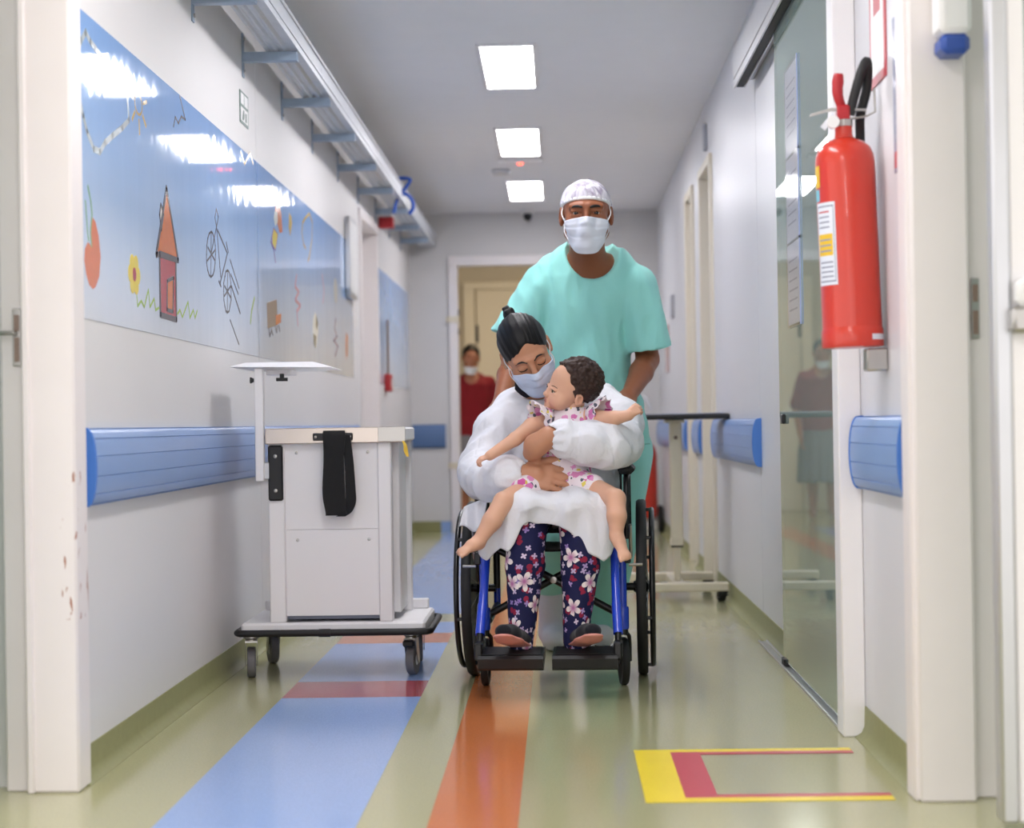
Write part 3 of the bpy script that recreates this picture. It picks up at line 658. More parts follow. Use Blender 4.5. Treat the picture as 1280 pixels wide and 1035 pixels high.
# framed board near the left door
o = thing('wall_board', 'white board with rounded grey frame beside the left door recess', 'board', (XL, 11.4, 1.85))
def rrect(y0, y1, z0, z1, r, n=5):
    p = []
    for cy, cz, a in ((y1 - r, z1 - r, 0), (y0 + r, z1 - r, 90), (y0 + r, z0 + r, 180), (y1 - r, z0 + r, 270)):
        for i in range(n + 1):
            t = math.radians(a + 90 * i / n); p.append((cy + r * math.cos(t), cz + r * math.sin(t)))
    return p
MB().prism(rrect(11.15, 11.60, 1.62, 2.09, .06), XL + .0065, XL + .028, 'x').build('frame', 'alu', o)
MB().prism(rrect(11.19, 11.57, 1.65, 2.06, .05), XL + .027, XL + .030, 'x').build('face', 'white_plastic', o)
# small plates on the far right wall
for y0, y1, z0, z1, mt, lab in ((10.7, 10.78, 2.36, 2.5, 'plate_grey', 'grey door number plate above the nearer right door'), (13.9, 14.1, 1.62, 1.78, 'plate_grey', 'small grey notice on the far right wall'), (14.6, 14.8, 1.25, 1.6, 'plate_pink', 'narrow reddish notice on the far right wall')):
    tag(bx('wall_plate', mt, XR - .02, XR, y0, y1, z0, z1, .002), lab, 'sign', 'small wall plates')

# ------------------------------------------------------------------ sliding glass door
sd = thing('sliding_door', 'large green glass sliding door with taped papers on the right wall', 'door', (.80, 6.3, 0))
bx('pane', 'glass', .798, .808, 5.53, 7.06, .02, 2.28, .001, parent=sd)
post = MB(); post.box(.776, XR, 5.44, 5.55, 0, 2.36, .004); post.build('closing_post', 'white_metal', sd)
hd = MB(); hd.box(.755, XR, 4.7, 8.2, 2.30, 2.42, .004); hd = hd.build('header_rail', 'alu', sd)
bx('header_lip', 'alu', .757, .764, 4.7, 8.2, 2.265, 2.30, .001, parent=hd); bx('header_lip', 'alu', .80, .806, 4.7, 8.2, 2.268, 2.30, .001, parent=hd)
MB().box(.768, .797, 5.5, 8.19, 2.27, 2.30).build('header_groove', 'black_rubber', hd)
tk = MB(); tk.box(.782, .79, 5.53, 7.8, 0, .008, .001); tk.box(.812, .82, 5.53, 7.8, 0, .008, .001); tk.box(.79, .812, 5.53, 7.8, 0, .003); tk.build('floor_track', 'alu', sd)
MB().box(.79, .816, 6.98, 7.06, .004, .03, .003).build('floor_guide', 'black_rubber', sd)
g = MB(); g.box(.786, .798, 6.88, 6.94, .865, .9, .003); g.build('lock', 'black_plastic', sd)
o = thing('paper_sleeve', 'clear sleeves with three paper notices taped one below another on the glass door', 'notice', (.79, 6.5, 1.6))
for k, (z0, z1) in enumerate(((1.77, 2.06), (1.48, 1.76), (1.20, 1.47))):
    s_ = MB().box(.7945, .7965, 6.4, 6.72, z0, z1).build('paper', 'paper', o)
    MB().box(.7935, .7945, 6.38, 6.74, z0 - .01, z1 + .01).build('sleeve_film', 'sleeve', s_)
    MB().box(.792, .7965, 6.375, 6.382, z0 - .01, z1 + .01).build('sleeve_edge', 'sleeve_edge', s_)
    for q in range(6): bx('print_line', 'txt', .7942, .7946, 6.44 + .01 * (q % 3), 6.68, z1 - .06 - q * .033, z1 - .054 - q * .033, parent=s_)

# ------------------------------------------------------------------ fire extinguisher and signs above it
ex = thing('fire_extinguisher', 'large red fire extinguisher hung on the near right wall', 'fire extinguisher', (.757, 5.02, 1.06))
lean = tr(.757, 5.02, 1.06) @ rotm('Y', -1.6)
MB().lathe([(.066, 0), (.077, .002), (.0785, .006), (.0785, .045), (.076, .05), (.0755, .055), (.0755, .47), (.073, .492), (.066, .51), (.05, .525), (.03, .533), (.026, .536)], 36, T=lean).build('cylinder', 'red_enamel', ex)
MB().lathe([(.026, .532), (.022, .545), (.022, .565), (.017, .568)], 20, T=lean).build('neck', 'red_enamel', ex)
MB().lathe([(.018, .562), (.024, .566), (.024, .582), (.015, .584)], 8, T=lean).build('collar_nut', 'steel', ex)
v = MB(); v.box(-.016, .016, -.02, .02, .58, .62, .005, T=lean); v.build('valve_body', 'red_plastic', ex)
h = MB(); h.tube(smooth_pts([(0, 0, .61), (-.012, -.01, .65), (-.008, -.012, .70)]), [.012, .012, .012, .012, .012, .013, .013, .013, .014, .014, .014, .014, .015, .015, .014, .013, .011], 12, T=lean, flat=((0, 1, 0), .7)); h.build('carry_handle', 'red_plastic', ex)
h = MB(); h.prism([(-.085, .595), (-.03, .607), (.06, .603), (.06, .608), (-.03, .614), (-.083, .601)], -.009, .009, 'y', T=lean); h.build('lever', 'steel', ex)
h = MB(); h.lathe([(0, 0), (.016, 0), (.016, .016), (0, .016)], 16, T=lean @ tr(-.03, -.02, .575) @ rotm('X', 90)); h.build('gauge', 'white_plastic', ex)
h = MB(); h.prism([(-.062, .565), (-.03, .60), (-.022, .588), (-.05, .555)], -.024, -.021, 'y', T=lean); h.build('seal_tag', 'paper', ex)
h = MB(); h.tube(smooth_pts([(.018, 0, .595), (.03, -.002, .64), (.05, -.004, .70), (.066, .0, .73), (.07, .01, .71), (.066, .02, .66), (.05, .03, .60), (.05, .05, .56), (.05, .058, .45)], 6), .0125, 12, T=lean); h.build('hose', 'black_rubber', ex)
h = MB(); h.tube([(.018, 0, .585), (.06, 0, .59), (.083, 0, .60), (.083, 0, .66)], .003, 8, T=lean); h.build('wall_hook', 'steel', ex)
def wrap(name, mat, a0, a1, z0, z1, r, par, rows=1):
    mb = MB(); P = np.array([[(r * math.cos(math.radians(a)), r * math.sin(math.radians(a)), z) for z in ln(z0, z1, 2)] for a in ln(a0, a1, 10)]); mb.grid(P, 0, lean); return mb.build(name, mat, par)
lb = wrap('instruction_label', 'paper', 185, 238, .16, .37, .0762, ex)
wrap('label_border', 'txt', 190, 235, .168, .362, .0764, lb); wrap('label_field', 'paper', 191.5, 233.5, .172, .358, .0766, lb)
wrap('label_warning', 'yellow', 190, 231, .235, .29, .0768, lb)
for q in range(4): wrap('label_line', 'txt', 195, 230, .18 + q * .012, .184 + q * .012, .0768, lb)
for q in range(3): wrap('label_line', 'txt', 195, 227, .245 + q * .014, .249 + q * .014, .0770, lb)
for q in range(4): wrap('label_line', 'txt_red' if q == 3 else 'txt', 195, 225, .305 + q * .013, .309 + q * .013, .0768, lb)
wrap('sticker', 'yellow', 180, 203, .41, .465, .0762, ex); wrap('sticker', 'cyan', 180, 200, .375, .405, .0762, ex)
wrap('scuff', 'paper', 300, 345, .018, .032, .0788, ex)
MB().box(.785, .84, 4.98, 5.04, 1.0, 1.058, .004).build('foot_bracket', 'steel', ex)
o = thing('fire_sign', 'red bordered white fire sign above the large extinguisher', 'sign', (XR, 5.05, 1.9))
MB().box(XR - .004, XR, 4.93, 5.17, 1.74, 2.1, .001).build('plate', 'txt_red', o); MB().box(XR - .0046, XR - .004, 4.955, 5.145, 1.765, 2.075).build('field', 'white_plastic', o)
MB().box(XR - .005, XR - .0046, 5.0, 5.1, 1.92, 2.0).build('pictogram', 'txt_red', o)
o = thing('notice_poster', 'glossy pale notice between extinguisher and right jamb', 'poster', (XR, 4.76, 1.67))
MB().box(XR - .004, XR, 4.69, 4.83, 1.48, 1.86, .001).build('sheet', 'poster_blue', o)
tx = MB(); tx.box(XR - .0046, XR - .004, 4.70, 4.82, 1.49, 1.53); tx.build('red_band', 'txt_red', o)
for q in range(7): bx('print_line', 'txt', XR - .0046, XR - .004, 4.71, 4.81, 1.56 + q * .035, 1.572 + q * .035, parent=o)

# ================================================================== equipment trolley
cartx, carty = -.80, 7.12
tc = thing('equipment_trolley', 'white medical equipment trolley with black strap beside the mural wall', 'trolley', (cartx, carty, 0))
MB().box(-1.116, -.472, 6.82, 7.340, .150, .198, .008).build('deck', 'white_metal', tc)
bp = [(-1.13, 6.83), (-1.115, 6.803), (-1.08, 6.80), (-.80, 6.80), (-.505, 6.80), (-.47, 6.806), (-.455, 6.835), (-.455, 7.324), (-.47, 7.348), (-.51, 7.354), (-1.08, 7.354), (-1.12, 7.348), (-1.134, 7.324)]
MB().tube([(x, y, .164) for x, y in bp], .0125, 10, closed=True).build('rubber_bumper', 'black_rubber', tc)
MB().tube([(-.84, 6.797, .164), (-.80, 6.797, .164)], .0145, 10).build('bumper_joint', 'black_rubber', tc)
MB().box(-1.10, -.49, 7.292, 7.324, .198, .235, .004).build('rear_kerb', 'white_metal', tc)
for a, b in ((-1.014, -.957), (-.631, -.583)): MB().box(a, b, 6.825, 6.88, .198, .83, .004).build('front_post', 'white_metal', tc)
for a, b in ((-1.014, -.957), (-.590, -.545)): MB().box(a, b, 7.220, 7.260, .198, .83, .004).build('rear_post', 'white_metal', tc)
MB().box(-.595, -.562, 6.92, 7.212, .22, .83, .004).build('side_panel', 'white_metal', tc)
MB().box(-1.008, -.985, 6.89, 7.212, .22, .83, .004).build('side_panel', 'white_metal', tc)
MB().box(-.957, -.631, 6.838, 6.85, .522, .83, .001).build('front_panel', 'white_metal', tc)
lp = MB().box(-.957, -.631, 6.838, 6.85, .22, .5212, .001).build('front_panel', 'white_metal', tc)
for x in (-.915, -.665):
    for z in (.79, .485): MB().lathe([(0, -.003), (.005, -.002), (.006, 0)], 10, T=tr(x, 6.838, z) @ rotm('X', -90)).build('screw', 'steel', lp)
MB().box(-.985, -.58, 7.228, 7.244, .22, .83, .003).build('back_panel', 'white_metal', tc)
MB().box(-.957, -.60, 6.87, 7.212, .205, .225, .002).build('inner_shelf', 'txt', tc)
MB().box(-1.02, -.532, 6.815, 7.268, .826, .874, .006).build('top', 'white_metal', tc)
rail_ = MB().box(-1.02, -.532, 6.806, 6.816, .822, .877, .003).build('front_rail', 'brushed', tc)
for k in range(5): MB().box(-.60 + k * .011, -.593 + k * .011, 6.8045, 6.8065, .862, .868).build('stamped_mark', 'txt', rail_)
MB().box(-.625, -.53, 6.803, 6.8065, .826, .876, .001).build('rail_sleeve', 'steel', rail_)
bk = MB().box(-1.012, -.960, 6.812, 6.826, .624, .818, .006).build('black_plate', 'black_plastic', tc)
for z in (.66, .78): MB().lathe([(0, -.003), (.006, -.002), (.007, 0)], 12, T=tr(-.986, 6.812, z) @ rotm('X', -90)).build('screw', 'steel', bk)
st = MB().box(-.852, -.713, 6.796, 6.806, .832, .858, .003).build('strap_mount', 'black_plastic', tc)
for x in (-.842, -.723): MB().lathe([(0, -.003), (.004, -.002), (.005, 0)], 10, T=tr(x, 6.796, .845) @ rotm('X', -90)).build('screw', 'steel', st)
# webbing loop: a wide front run, folded tip, narrow return run
def ribbon(mb, pts, w, t=.003, nrm=(1, 0, 0)):
    P = []
    for p, ww in zip(pts, w): P.append([(p[0] - ww / 2, p[1], p[2]), (p[0] + ww / 2, p[1], p[2])])
    return mb.grid(np.array(P), 0, None, t)
s_ = MB(); pts = smooth_pts([(-.777, 6.792, .866), (-.777, 6.786, .84), (-.779, 6.788, .76), (-.780, 6.784, .66), (-.776, 6.782, .60), (-.772, 6.785, .572)], 5)
ribbon(s_, pts, [.075 + .004 * math.sin(i * .5) for i in range(len(pts))])
pts = smooth_pts([(-.735, 6.794, .85), (-.726, 6.79, .76), (-.722, 6.789, .67), (-.722, 6.788, .62), (-.735, 6.79, .585), (-.758, 6.792, .568)], 5)
ribbon(s_, pts, [.022 + .016 * (1 - abs(i / len(pts) - .6)) for i in range(len(pts))])
s_.build('strap', 'black_fabric', tc, angle=60)
s_ = MB(); pts = smooth_pts([(-.537, 6.80, .826), (-.53, 6.796, .81), (-.528, 6.797, .79), (-.522, 6.797, .772)], 4); ribbon(s_, pts, [.008, .009, .01, .011, .012, .013, .014, .014, .014, .013, .012, .01, .008]); s_.build('yellow_tag', 'yellow', tc)
# raised shelf on its post
MB().box(-1.054, -1.024, 6.80, 6.835, .693, 1.086, .003).build('shelf_post', 'white_metal', tc)
MB().box(-1.03, -.985, 6.815, 6.845, .70, .76, .003).build('post_clamp', 'alu', tc)
sh = MB()
top = [(-1.08, 6.83), (-.856, 6.83), (-.79, 6.79), (-.79, 7.2), (-1.14, 7.2), (-1.14, 6.79)]
v = [(-1.142, 6.78, 1.093), (-.786, 6.78, 1.087), (-.786, 7.16, 1.087), (-1.142, 7.16, 1.093), (-1.085, 6.81, 1.108), (-.85, 6.81, 1.108), (-.85, 7.13, 1.108), (-1.085, 7.13, 1.108),
     (-1.085, 6.81, 1.083), (-.85, 6.81, 1.083), (-.85, 7.13, 1.083), (-1.085, 7.13, 1.083)]
f = [(4, 5, 6, 7), (0, 1, 5, 4), (1, 2, 6, 5), (2, 3, 7, 6), (3, 0, 4, 7), (8, 9, 1, 0), (9, 10, 2, 1), (10, 11, 3, 2), (11, 8, 0, 3), (11, 10, 9, 8)]
sh.add(v, f); sh = sh.build('raised_shelf', 'white_metal', tc, angle=20)
MB().box(-1.02, -.93, 6.85, 7.0, 1.064, 1.083, .003).build('shelf_runner', 'white_metal', sh)
MB().tube([(-.962, 6.84, 1.068), (-.962, 6.84, 1.048)], .008, 10).build('clamp_stem', 'black_plastic', sh); MB().tube([(-.982, 6.84, 1.048), (-.942, 6.84, 1.048)], .0065, 10).build('clamp_knob', 'black_plastic', sh)
MB().lathe([(0, 0), (.011, .001), (.011, .004), (.006, .014), (0, .014)], 10, T=tr(-1.071, 6.815, 1.046) @ rotm('Y', 90)).build('side_knob', 'black_plastic', tc)
def caster(parent, x, y, r, w, yaw, wheel, fork, ztop, brake=True):
    T = tr(x, y, 0) @ rotm('Z', yaw)
    c = MB(); c.lathe([(0, ztop), (.028, ztop), (.028, ztop - .006), (.02, ztop - .012), (.02, ztop - .02), (0, ztop - .02)], 16, T=T)
    for s in (-1, 1): c.prism([(-.022, ztop - .018), (.02, ztop - .018), (.035, r - .008), (.02, r - .014), (.008, r)], s * (w / 2 + .004), s * (w / 2 + .007), 'x', T=T @ rotm('Z', 0))
    c.box(-w / 2 - .007, w / 2 + .007, -.022, .02, ztop - .022, ztop - .016, T=T)
    c = c.build('caster', fork, parent)
    wT = T @ tr(0, .022, r) @ rotm('Y', 90)
    MB().lathe([(r * .55, -w / 2), (r * .93, -w / 2), (r, -w / 2 + .004), (r, w / 2 - .004), (r * .93, w / 2), (r * .55, w / 2)], 28, T=wT).build('wheel', wheel, c)
    MB().lathe([(0, -w / 2 - .002), (r * .56, -w / 2 + .001), (r * .56, w / 2 - .001), (0, w / 2 + .002)], 20, T=wT).build('hub', 'white_plastic', c)
    if brake: MB().box(-w / 2 - .006, w / 2 + .006, -.045, -.02, ztop - .045, ztop - .02, .006, T=T).build('brake_pedal', 'black_plastic', c)
    return c
for x, y, a, b in ((-1.09, 6.88, 8, False), (-.528, 6.90, -10, True), (-1.07, 7.292, 20, False), (-.53, 7.292, 5, False)): caster(tc, x, y, .054, .03, a, 'grey_rubber', 'steel', .148, b)

# ================================================================== overbed table
ot = thing('overbed_table', 'cream overbed table with black top against the right wall', 'table', (.57, 9.8, 0))
MB().box(.24, .832, 9.55, 9.95, .893, .903, .004).build('tabletop', 'black_plastic', ot)
MB().box(.235, .837, 9.545, 9.955, .889, .916, .008).build('top_edge', 'black_rubber', ot)
MB().box(.26, .81, 9.57, 9.93, .912, .919, .003).build('top_sheet', 'txt', ot)
MB().box(.53, .625, 9.66, 9.84, .872, .889, .004).build('top_bracket', 'cream_metal', ot)
cl = MB().box(.552, .612, 9.70, 9.76, .30, .873, .006).build('column', 'cream_metal', ot)
MB().box(.549, .615, 9.697, 9.763, .265, .305, .004).build('column_collar', 'cream_metal', cl); MB().box(.553, .611, 9.699, 9.761, .258, .266).build('column_seal', 'black_rubber', cl)
MB().lathe([(0, -.003), (.009, -.002), (.01, 0)], 10, T=tr(.582, 9.70, .80) @ rotm('X', -90)).build('bolt', 'm_brown', cl)
MB().box(.566, .598, 9.712, 9.748, .09, .265, .004).build('inner_tube', 'cream_metal', ot)
MB().box(.25, .82, 9.52, 9.575, .052, .095, .006).build('base_rail', 'cream_metal', ot)
MB().box(.25, .80, 10.2, 10.255, .052, .095, .006).build('base_rail', 'cream_metal', ot)
MB().box(.55, .614, 9.575, 10.2, .054, .092, .006).build('base_link', 'cream_metal', ot)
for x, y in ((.79, 9.545), (.29, 9.545), (.77, 10.22), (.29, 10.22)): caster(ot, x, y, .028, .03, 15, 'black_rubber', 'black_plastic', .053, False)

# ================================================================== wheeled extinguisher at the far end
we = thing('wheeled_extinguisher', 'red wheeled fire extinguisher at the far end of the right wall', 'fire extinguisher', (.68, 15.5, 0))
MB().lathe([(0, .12), (.09, .125), (.1, .15), (.1, .62), (.085, .68), (.04, .72), (.03, .76), (0, .76)], 24, T=tr(.68, 15.5, 0)).build('cylinder', 'red_enamel', we)
MB().tube(smooth_pts([(.60, 15.5, .18), (.60, 15.52, .6), (.61, 15.54, .95), (.65, 15.5, 1.07), (.70, 15.45, 1.06), (.73, 15.42, .98)]), .013, 10).build('push_handle', 'alu', we)
for s in (-1, 1):
    MB().lathe([(.04, -.02), (.1, -.02), (.11, 0), (.1, .02), (.04, .02)], 20, T=tr(.68 + s * .125, 15.56, .11) @ rotm('Y', 90)).build('wheel', 'black_rubber', we)
MB().tube([(.55, 15.56, .11), (.81, 15.56, .11)], .012, 8).build('axle', 'steel', we)

# ================================================================== wheelchair (local frame: rear axle at the origin, facing -y)
wc = thing('wheelchair', 'blue and black wheelchair carrying the seated woman', 'wheelchair', (-.008, 6.88, 0), math.radians(-3))
def part(mb, name, mat, par=None, **k): return mb.build(name, mat, par or wc, local=True, **k)
R = .305
for s in (-1, 1):
    X = s * .295; T = tr(X, 0, R) @ rotm('Y', 90)
    w = part(MB().lathe([(R - .022, -.014), (R - .006, -.017), (R, -.009), (R, .009), (R - .006, .017), (R - .022, .014), (R - .022, -.014)], 56, T=T), 'rear_wheel', 'black_rubber')
    part(MB().lathe([(R - .034, -.009), (R - .020, -.012), (R - .020, .012), (R - .034, .009), (R - .034, -.009)], 56, T=T), 'rim', 'black_paint', w)
    part(MB().lathe([(0, -.03), (.018, -.03), (.022, -.02), (.014, -.012), (.014, .012), (.022, .02), (.018, .03), (0, .03)], 16, T=T), 'hub', 'black_plastic', w)
    for k in range(24):
        a = 2 * math.pi * k / 24; e = .022 if k % 2 else -.022; a2 = a + (.35 if k % 4 < 2 else -.35)
        part(MB().tube([(X + e, .018 * math.cos(a2), R + .018 * math.sin(a2)), (X, (R - .03) * math.cos(a), R + (R - .03) * math.sin(a))], .0011, 5), 'spoke', 'steel', w)
    XH = X + s * .036; RH = .268
    hr = part(MB().tube([(XH, RH * math.cos(a), R + RH * math.sin(a)) for a in np.linspace(0, 2 * math.pi, 56, endpoint=False)], .0095, 10, True), 'handrim', 'black_paint', w)
    for k in range(6):
        a = 2 * math.pi * (k + .3) / 6; part(MB().box(min(X + s * .008, XH), max(X + s * .008, XH), -.006, .006, -.006, .006, .002, T=tr(0, (RH + .004) * math.cos(a), R + (RH + .004) * math.sin(a))), 'handrim_clip', 'black_plastic', w)
    XS = s * .218
    # side frame: seat rail, bottom rail, back post, front post
    part(MB().tube([(XS, -.38, .475), (XS, .03, .475)], .0125, 10), 'seat_rail', 'black_paint')
    part(MB().tube(smooth_pts([(XS, .05, .30), (XS, .05, .60), (XS, .07, .88), (XS, .10, .925), (XS, .18, .93)], 6), .0125, 10), 'back_post', 'black_paint')
    part(MB().tube([(XS, .09, .927), (XS, .20, .932)], .018, 12), 'push_grip', 'black_rubber')
    part(MB().tube([(XS, -.30, .22), (XS, .05, .24)], .0125, 10), 'lower_rail', 'black_paint')
    part(MB().tube([(XS, .0, R), (X - s * .02, 0, R)], .014, 10), 'axle_sleeve', 'black_paint')
    part(MB().tube([(XS, .05, .235), (XS, .05, .4)], .0125, 10), 'rear_upright', 'blue_paint')
    # front upright with caster
    part(MB().tube([(s * .232, -.315, .19), (s * .232, -.315, .47)], .0145, 12), 'front_upright', 'blue_paint')
    part(MB().lathe([(.019, .19), (.021, .195), (.021, .26), (.019, .265)], 16, T=tr(s * .232, -.315, 0)), 'caster_housing', 'blue_paint')
    part(MB().tube([(XS, -.30, .22), (s * .232, -.315, .22)], .0125, 10), 'frame_joint', 'black_paint')
    c = MB(); c.lathe([(0, .19), (.018, .19), (.018, .172), (0, .172)], 14, T=tr(s * .232, -.315, 0))
    for q in (-1, 1): c.tube(smooth_pts([(s * .232, -.315, .178), (s * .232 + q * .018, -.31, .17), (s * .232 + q * .021, -.295, .14), (s * .232 + q * .021, -.285, .08)], 4), .007, 8)
    cf = part(c, 'caster_fork', 'black_paint'); cT = tr(s * .232, -.285, .08) @ rotm('Z', 9 if s > 0 else 0) @ rotm('Y', 90)
    part(MB().lathe([(.055, -.011), (.076, -.012), (.08, -.006), (.08, .006), (.076, .012), (.055, .011), (.055, -.011)], 32, T=cT), 'caster_tire', 'black_rubber', cf)
    part(MB().lathe([(0, -.014), (.012, -.014), (.014, -.006), (.056, -.005), (.056, .005), (.014, .006), (.012, .014), (0, .014)], 20, T=cT), 'caster_hub', 'black_plastic', cf)
    # footrest hanger: blue tube from the seat corner down and forward
    part(MB().tube(smooth_pts([(s * .215, -.36, .475), (s * .213, -.41, .47), (s * .212, -.45, .43), (s * .216, -.52, .31), (s * .222, -.58, .205)], 6), .0145, 12), 'footrest_hanger', 'blue_paint')
    part(MB().tube([(s * .2222, -.582, .203), (s * .2170, -.530, .295)], .0162, 14), 'hanger_sleeve', 'blue_paint')
    part(MB().tube([(s * .222, -.58, .215), (s * .222, -.60, .15)], .011, 10), 'footrest_stem', 'black_paint')
    part(MB().lathe([(0, -.004), (.006, -.003), (.007, 0)], 10, T=tr(s * .222, -.612, .178) @ rotm('X', 90)), 'stem_bolt', 'steel')
    FT = tr(s * .118, -.605, .135) @ rotm('X', 12)
    fp = MB(); fp.prism([(-.07, -.018), (-.062, -.026), (.06, -.012), (.066, -.004), (.066, .010), (-.06, .022), (-.07, .014)], -.104, .104, 'x', T=FT)
    fp = part(fp, 'footplate', 'black_plastic')
    part(MB().box(-.096, .096, -.05, .055, .017, .0195, .001, T=FT @ rotm('X', -5)), 'tread_pad', 'black_rubber', fp)
    part(MB().box(s * .222 - .014, s * .222 + .014, -.66, -.56, .128, .185, .006), 'footplate_bracket', 'black_plastic')
    # armrest
    part(MB().tube(smooth_pts([(s * .25, -.30, .49), (s * .25, -.30, .66), (s * .25, -.275, .695), (s * .25, -.2, .70), (s * .25, 0, .70), (s * .25, .04, .68), (s * .25, .045, .5)], 5), .0105, 10), 'armrest_frame', 'black_paint')
    part(MB().box(s * .25 - .028, s * .25 + .028, -.30, .03, .705, .735, .012), 'armrest_pad', 'black_rubber')
    part(MB().box(s * .247 - .002, s * .247 + .002, -.27, .02, .5, .66, .001), 'skirt_guard', 'black_plastic')
    # brake
    b = part(MB().box(s * .24, s * .262, -.33, -.27, .41, .45, .004), 'brake_body', 'black_plastic')
    part(MB().tube([(s * .255, -.335, .405), (s * .30, -.325, .405)], .005, 8), 'brake_pin', 'steel', b)
    part(MB().tube([(s * .262, -.30, .43), (s * .262, -.35, .54)], .006, 8), 'brake_lever', 'steel', b)
part(MB().tube([(-.218, -.22, .235), (.218, -.20, .47)], .0125, 10), 'cross_brace', 'black_paint'); part(MB().tube([(.218, -.26, .235), (-.218, -.24, .47)], .0125, 10), 'cross_brace', 'black_paint')
part(MB().lathe([(0, -.006), (.011, -.005), (.013, 0), (.013, .03), (0, .03)], 12, T=tr(0, -.265, .352) @ rotm('X', -90)), 'pivot_bolt', 'steel')
g = np.array([[(x, y, .478 - .02 * (1 - (x / .218) ** 2)) for x in ln(-.218, .218, 9)] for y in ln(-.38, .04, 5)]); part(MB().grid(g, 0, None, .008), 'seat_sling', 'black_fabric')
g = np.array([[(x, .055 + .03 * (1 - (x / .218) ** 2) + (z - .5) * .05, z) for x in ln(-.218, .218, 9)] for z in ln(.49, .88, 6)]); part(MB().grid(g, 0, None, .008), 'back_sling', 'black_fabric')

# ================================================================== implicit-surface modelling for bodies and cloth
class Vol:
    """signed-distance grid; shapes are blended in, mesh() extracts one continuous quad surface"""
    def __init__(s, lo, hi, h):
        s.lo = np.array(lo, float); s.h = h; s.n = np.ceil((np.array(hi) - s.lo) / h).astype(int) + 1
        s.d = np.full(s.n, .2, np.float32)
    def reg(s, lo, hi, pad):
        i0 = np.clip(np.floor((np.array(lo) - pad - s.lo) / s.h).astype(int), 0, s.n); i1 = np.clip(np.ceil((np.array(hi) + pad - s.lo) / s.h).astype(int) + 1, 0, s.n)
        if np.any(i1 <= i0): return None
        ax = [(s.lo[k] + np.arange(i0[k], i1[k]) * s.h).astype(np.float32) for k in range(3)]
        return tuple(slice(a, b) for a, b in zip(i0, i1)), ax[0][:, None, None], ax[1][None, :, None], ax[2][None, None, :]
    def op(s, f, lo, hi, k=.01, mode='u'):
        r = s.reg(lo, hi, k + 3 * s.h)
        if r is None: return s
        sl, x, y, z = r; v = f(x, y, z); a = s.d[sl]
        if mode == 's': v = -v
        if mode == 'u':
            if k > 0:
                h = np.clip(.5 + .5 * (a - v) / k, 0, 1); s.d[sl] = a + (v - a) * h - k * h * (1 - h)
            else: s.d[sl] = np.minimum(a, v)
        else:
            if k > 0:
                h = np.clip(.5 - .5 * (a - v) / k, 0, 1); s.d[sl] = a + (v - a) * h + k * h * (1 - h)
            else: s.d[sl] = np.maximum(a, v)
        return s
    def cone(s, a, b, ra, rb, k=.01, mode='u', flat=None, cut=None):
        a = np.array(a, float); b = np.array(b, float); ba = b - a; L = ba.dot(ba) + 1e-12; R = max(ra, rb)
        def f(x, y, z):
            px, py, pz = x - a[0], y - a[1], z - a[2]
            t = np.clip((px * ba[0] + py * ba[1] + pz * ba[2]) / L, 0, 1)
            qx, qy, qz = px - t * ba[0], py - t * ba[1], pz - t * ba[2]; q2 = qx * qx + qy * qy + qz * qz
            if flat is not None:
                u = np.array(flat[0], float); u /= np.linalg.norm(u); qu = qx * u[0] + qy * u[1] + qz * u[2]; q2 = q2 + qu * qu * (1 / flat[1] ** 2 - 1)
            d = np.sqrt(q2) - (ra + (rb - ra) * t)
            if flat is not None: d = d * (flat[1] * .5 + .5)
            if cut is not None:
                c, n = np.array(cut[0], float), np.array(cut[1], float); n /= np.linalg.norm(n)
                d = np.maximum(d, (x - c[0]) * n[0] + (y - c[1]) * n[1] + (z - c[2]) * n[2])
            return d
        return s.op(f, np.minimum(a, b) - R, np.maximum(a, b) + R, k, mode)
    def path(s, pts, rs, k=.01, flat=None, mode='u'):
        for (a, b), (ra, rb) in zip(zip(pts, pts[1:]), zip(rs, rs[1:])): s.cone(a, b, ra, rb, k, mode, flat)
        return s
    def ell(s, c, r, k=.01, mode='u', rot=None):
        c = np.array(c, float); r = np.array(r, float) if hasattr(r, '__len__') else np.array([r] * 3, float); A = None if rot is None else np.array(rot, float)
        def f(x, y, z):
            p = [x - c[0], y - c[1], z - c[2]]
            if A is not None: p = [p[0] * A[0, i] + p[1] * A[1, i] + p[2] * A[2, i] for i in range(3)]
            k0 = np.sqrt((p[0] / r[0]) ** 2 + (p[1] / r[1]) ** 2 + (p[2] / r[2]) ** 2); k1 = np.sqrt((p[0] / r[0] ** 2) ** 2 + (p[1] / r[1] ** 2) ** 2 + (p[2] / r[2] ** 2) ** 2)
            return k0 * (k0 - 1) / (k1 + 1e-9)
        m = r.max() if A is not None else r
        return s.op(f, c - m, c + m, k, mode)
    def loft(s, rows, k=.01, p=2.2, mode='u'):
        """rows: (z, cx, cy, rx, ry)"""
        A = np.array(rows, float)
        def f(x, y, z):
            g = lambda i: np.interp(z, A[:, 0], A[:, i]).astype(np.float32)
            cx, cy, rx, ry = g(1), g(2), g(3), g(4)
            d = (((np.abs((x - cx) / rx)) ** p + (np.abs((y - cy) / ry)) ** p) ** (1 / p) - 1) * np.minimum(rx, ry)
            return np.maximum(d, np.maximum(A[0, 0] - z, z - A[-1, 0]))
        lo = (np.min(A[:, 1] - A[:, 3]), np.min(A[:, 2] - A[:, 4]), A[0, 0]); hi = (np.max(A[:, 1] + A[:, 3]), np.max(A[:, 2] + A[:, 4]), A[-1, 0])
        return s.op(f, lo, hi, k, mode)
    def disp(s, f, lo=None, hi=None):
        lo = s.lo if lo is None else lo; hi = s.lo + s.n * s.h if hi is None else hi
        sl, x, y, z = s.reg(lo, hi, 0); s.d[sl] += f(x, y, z); return s
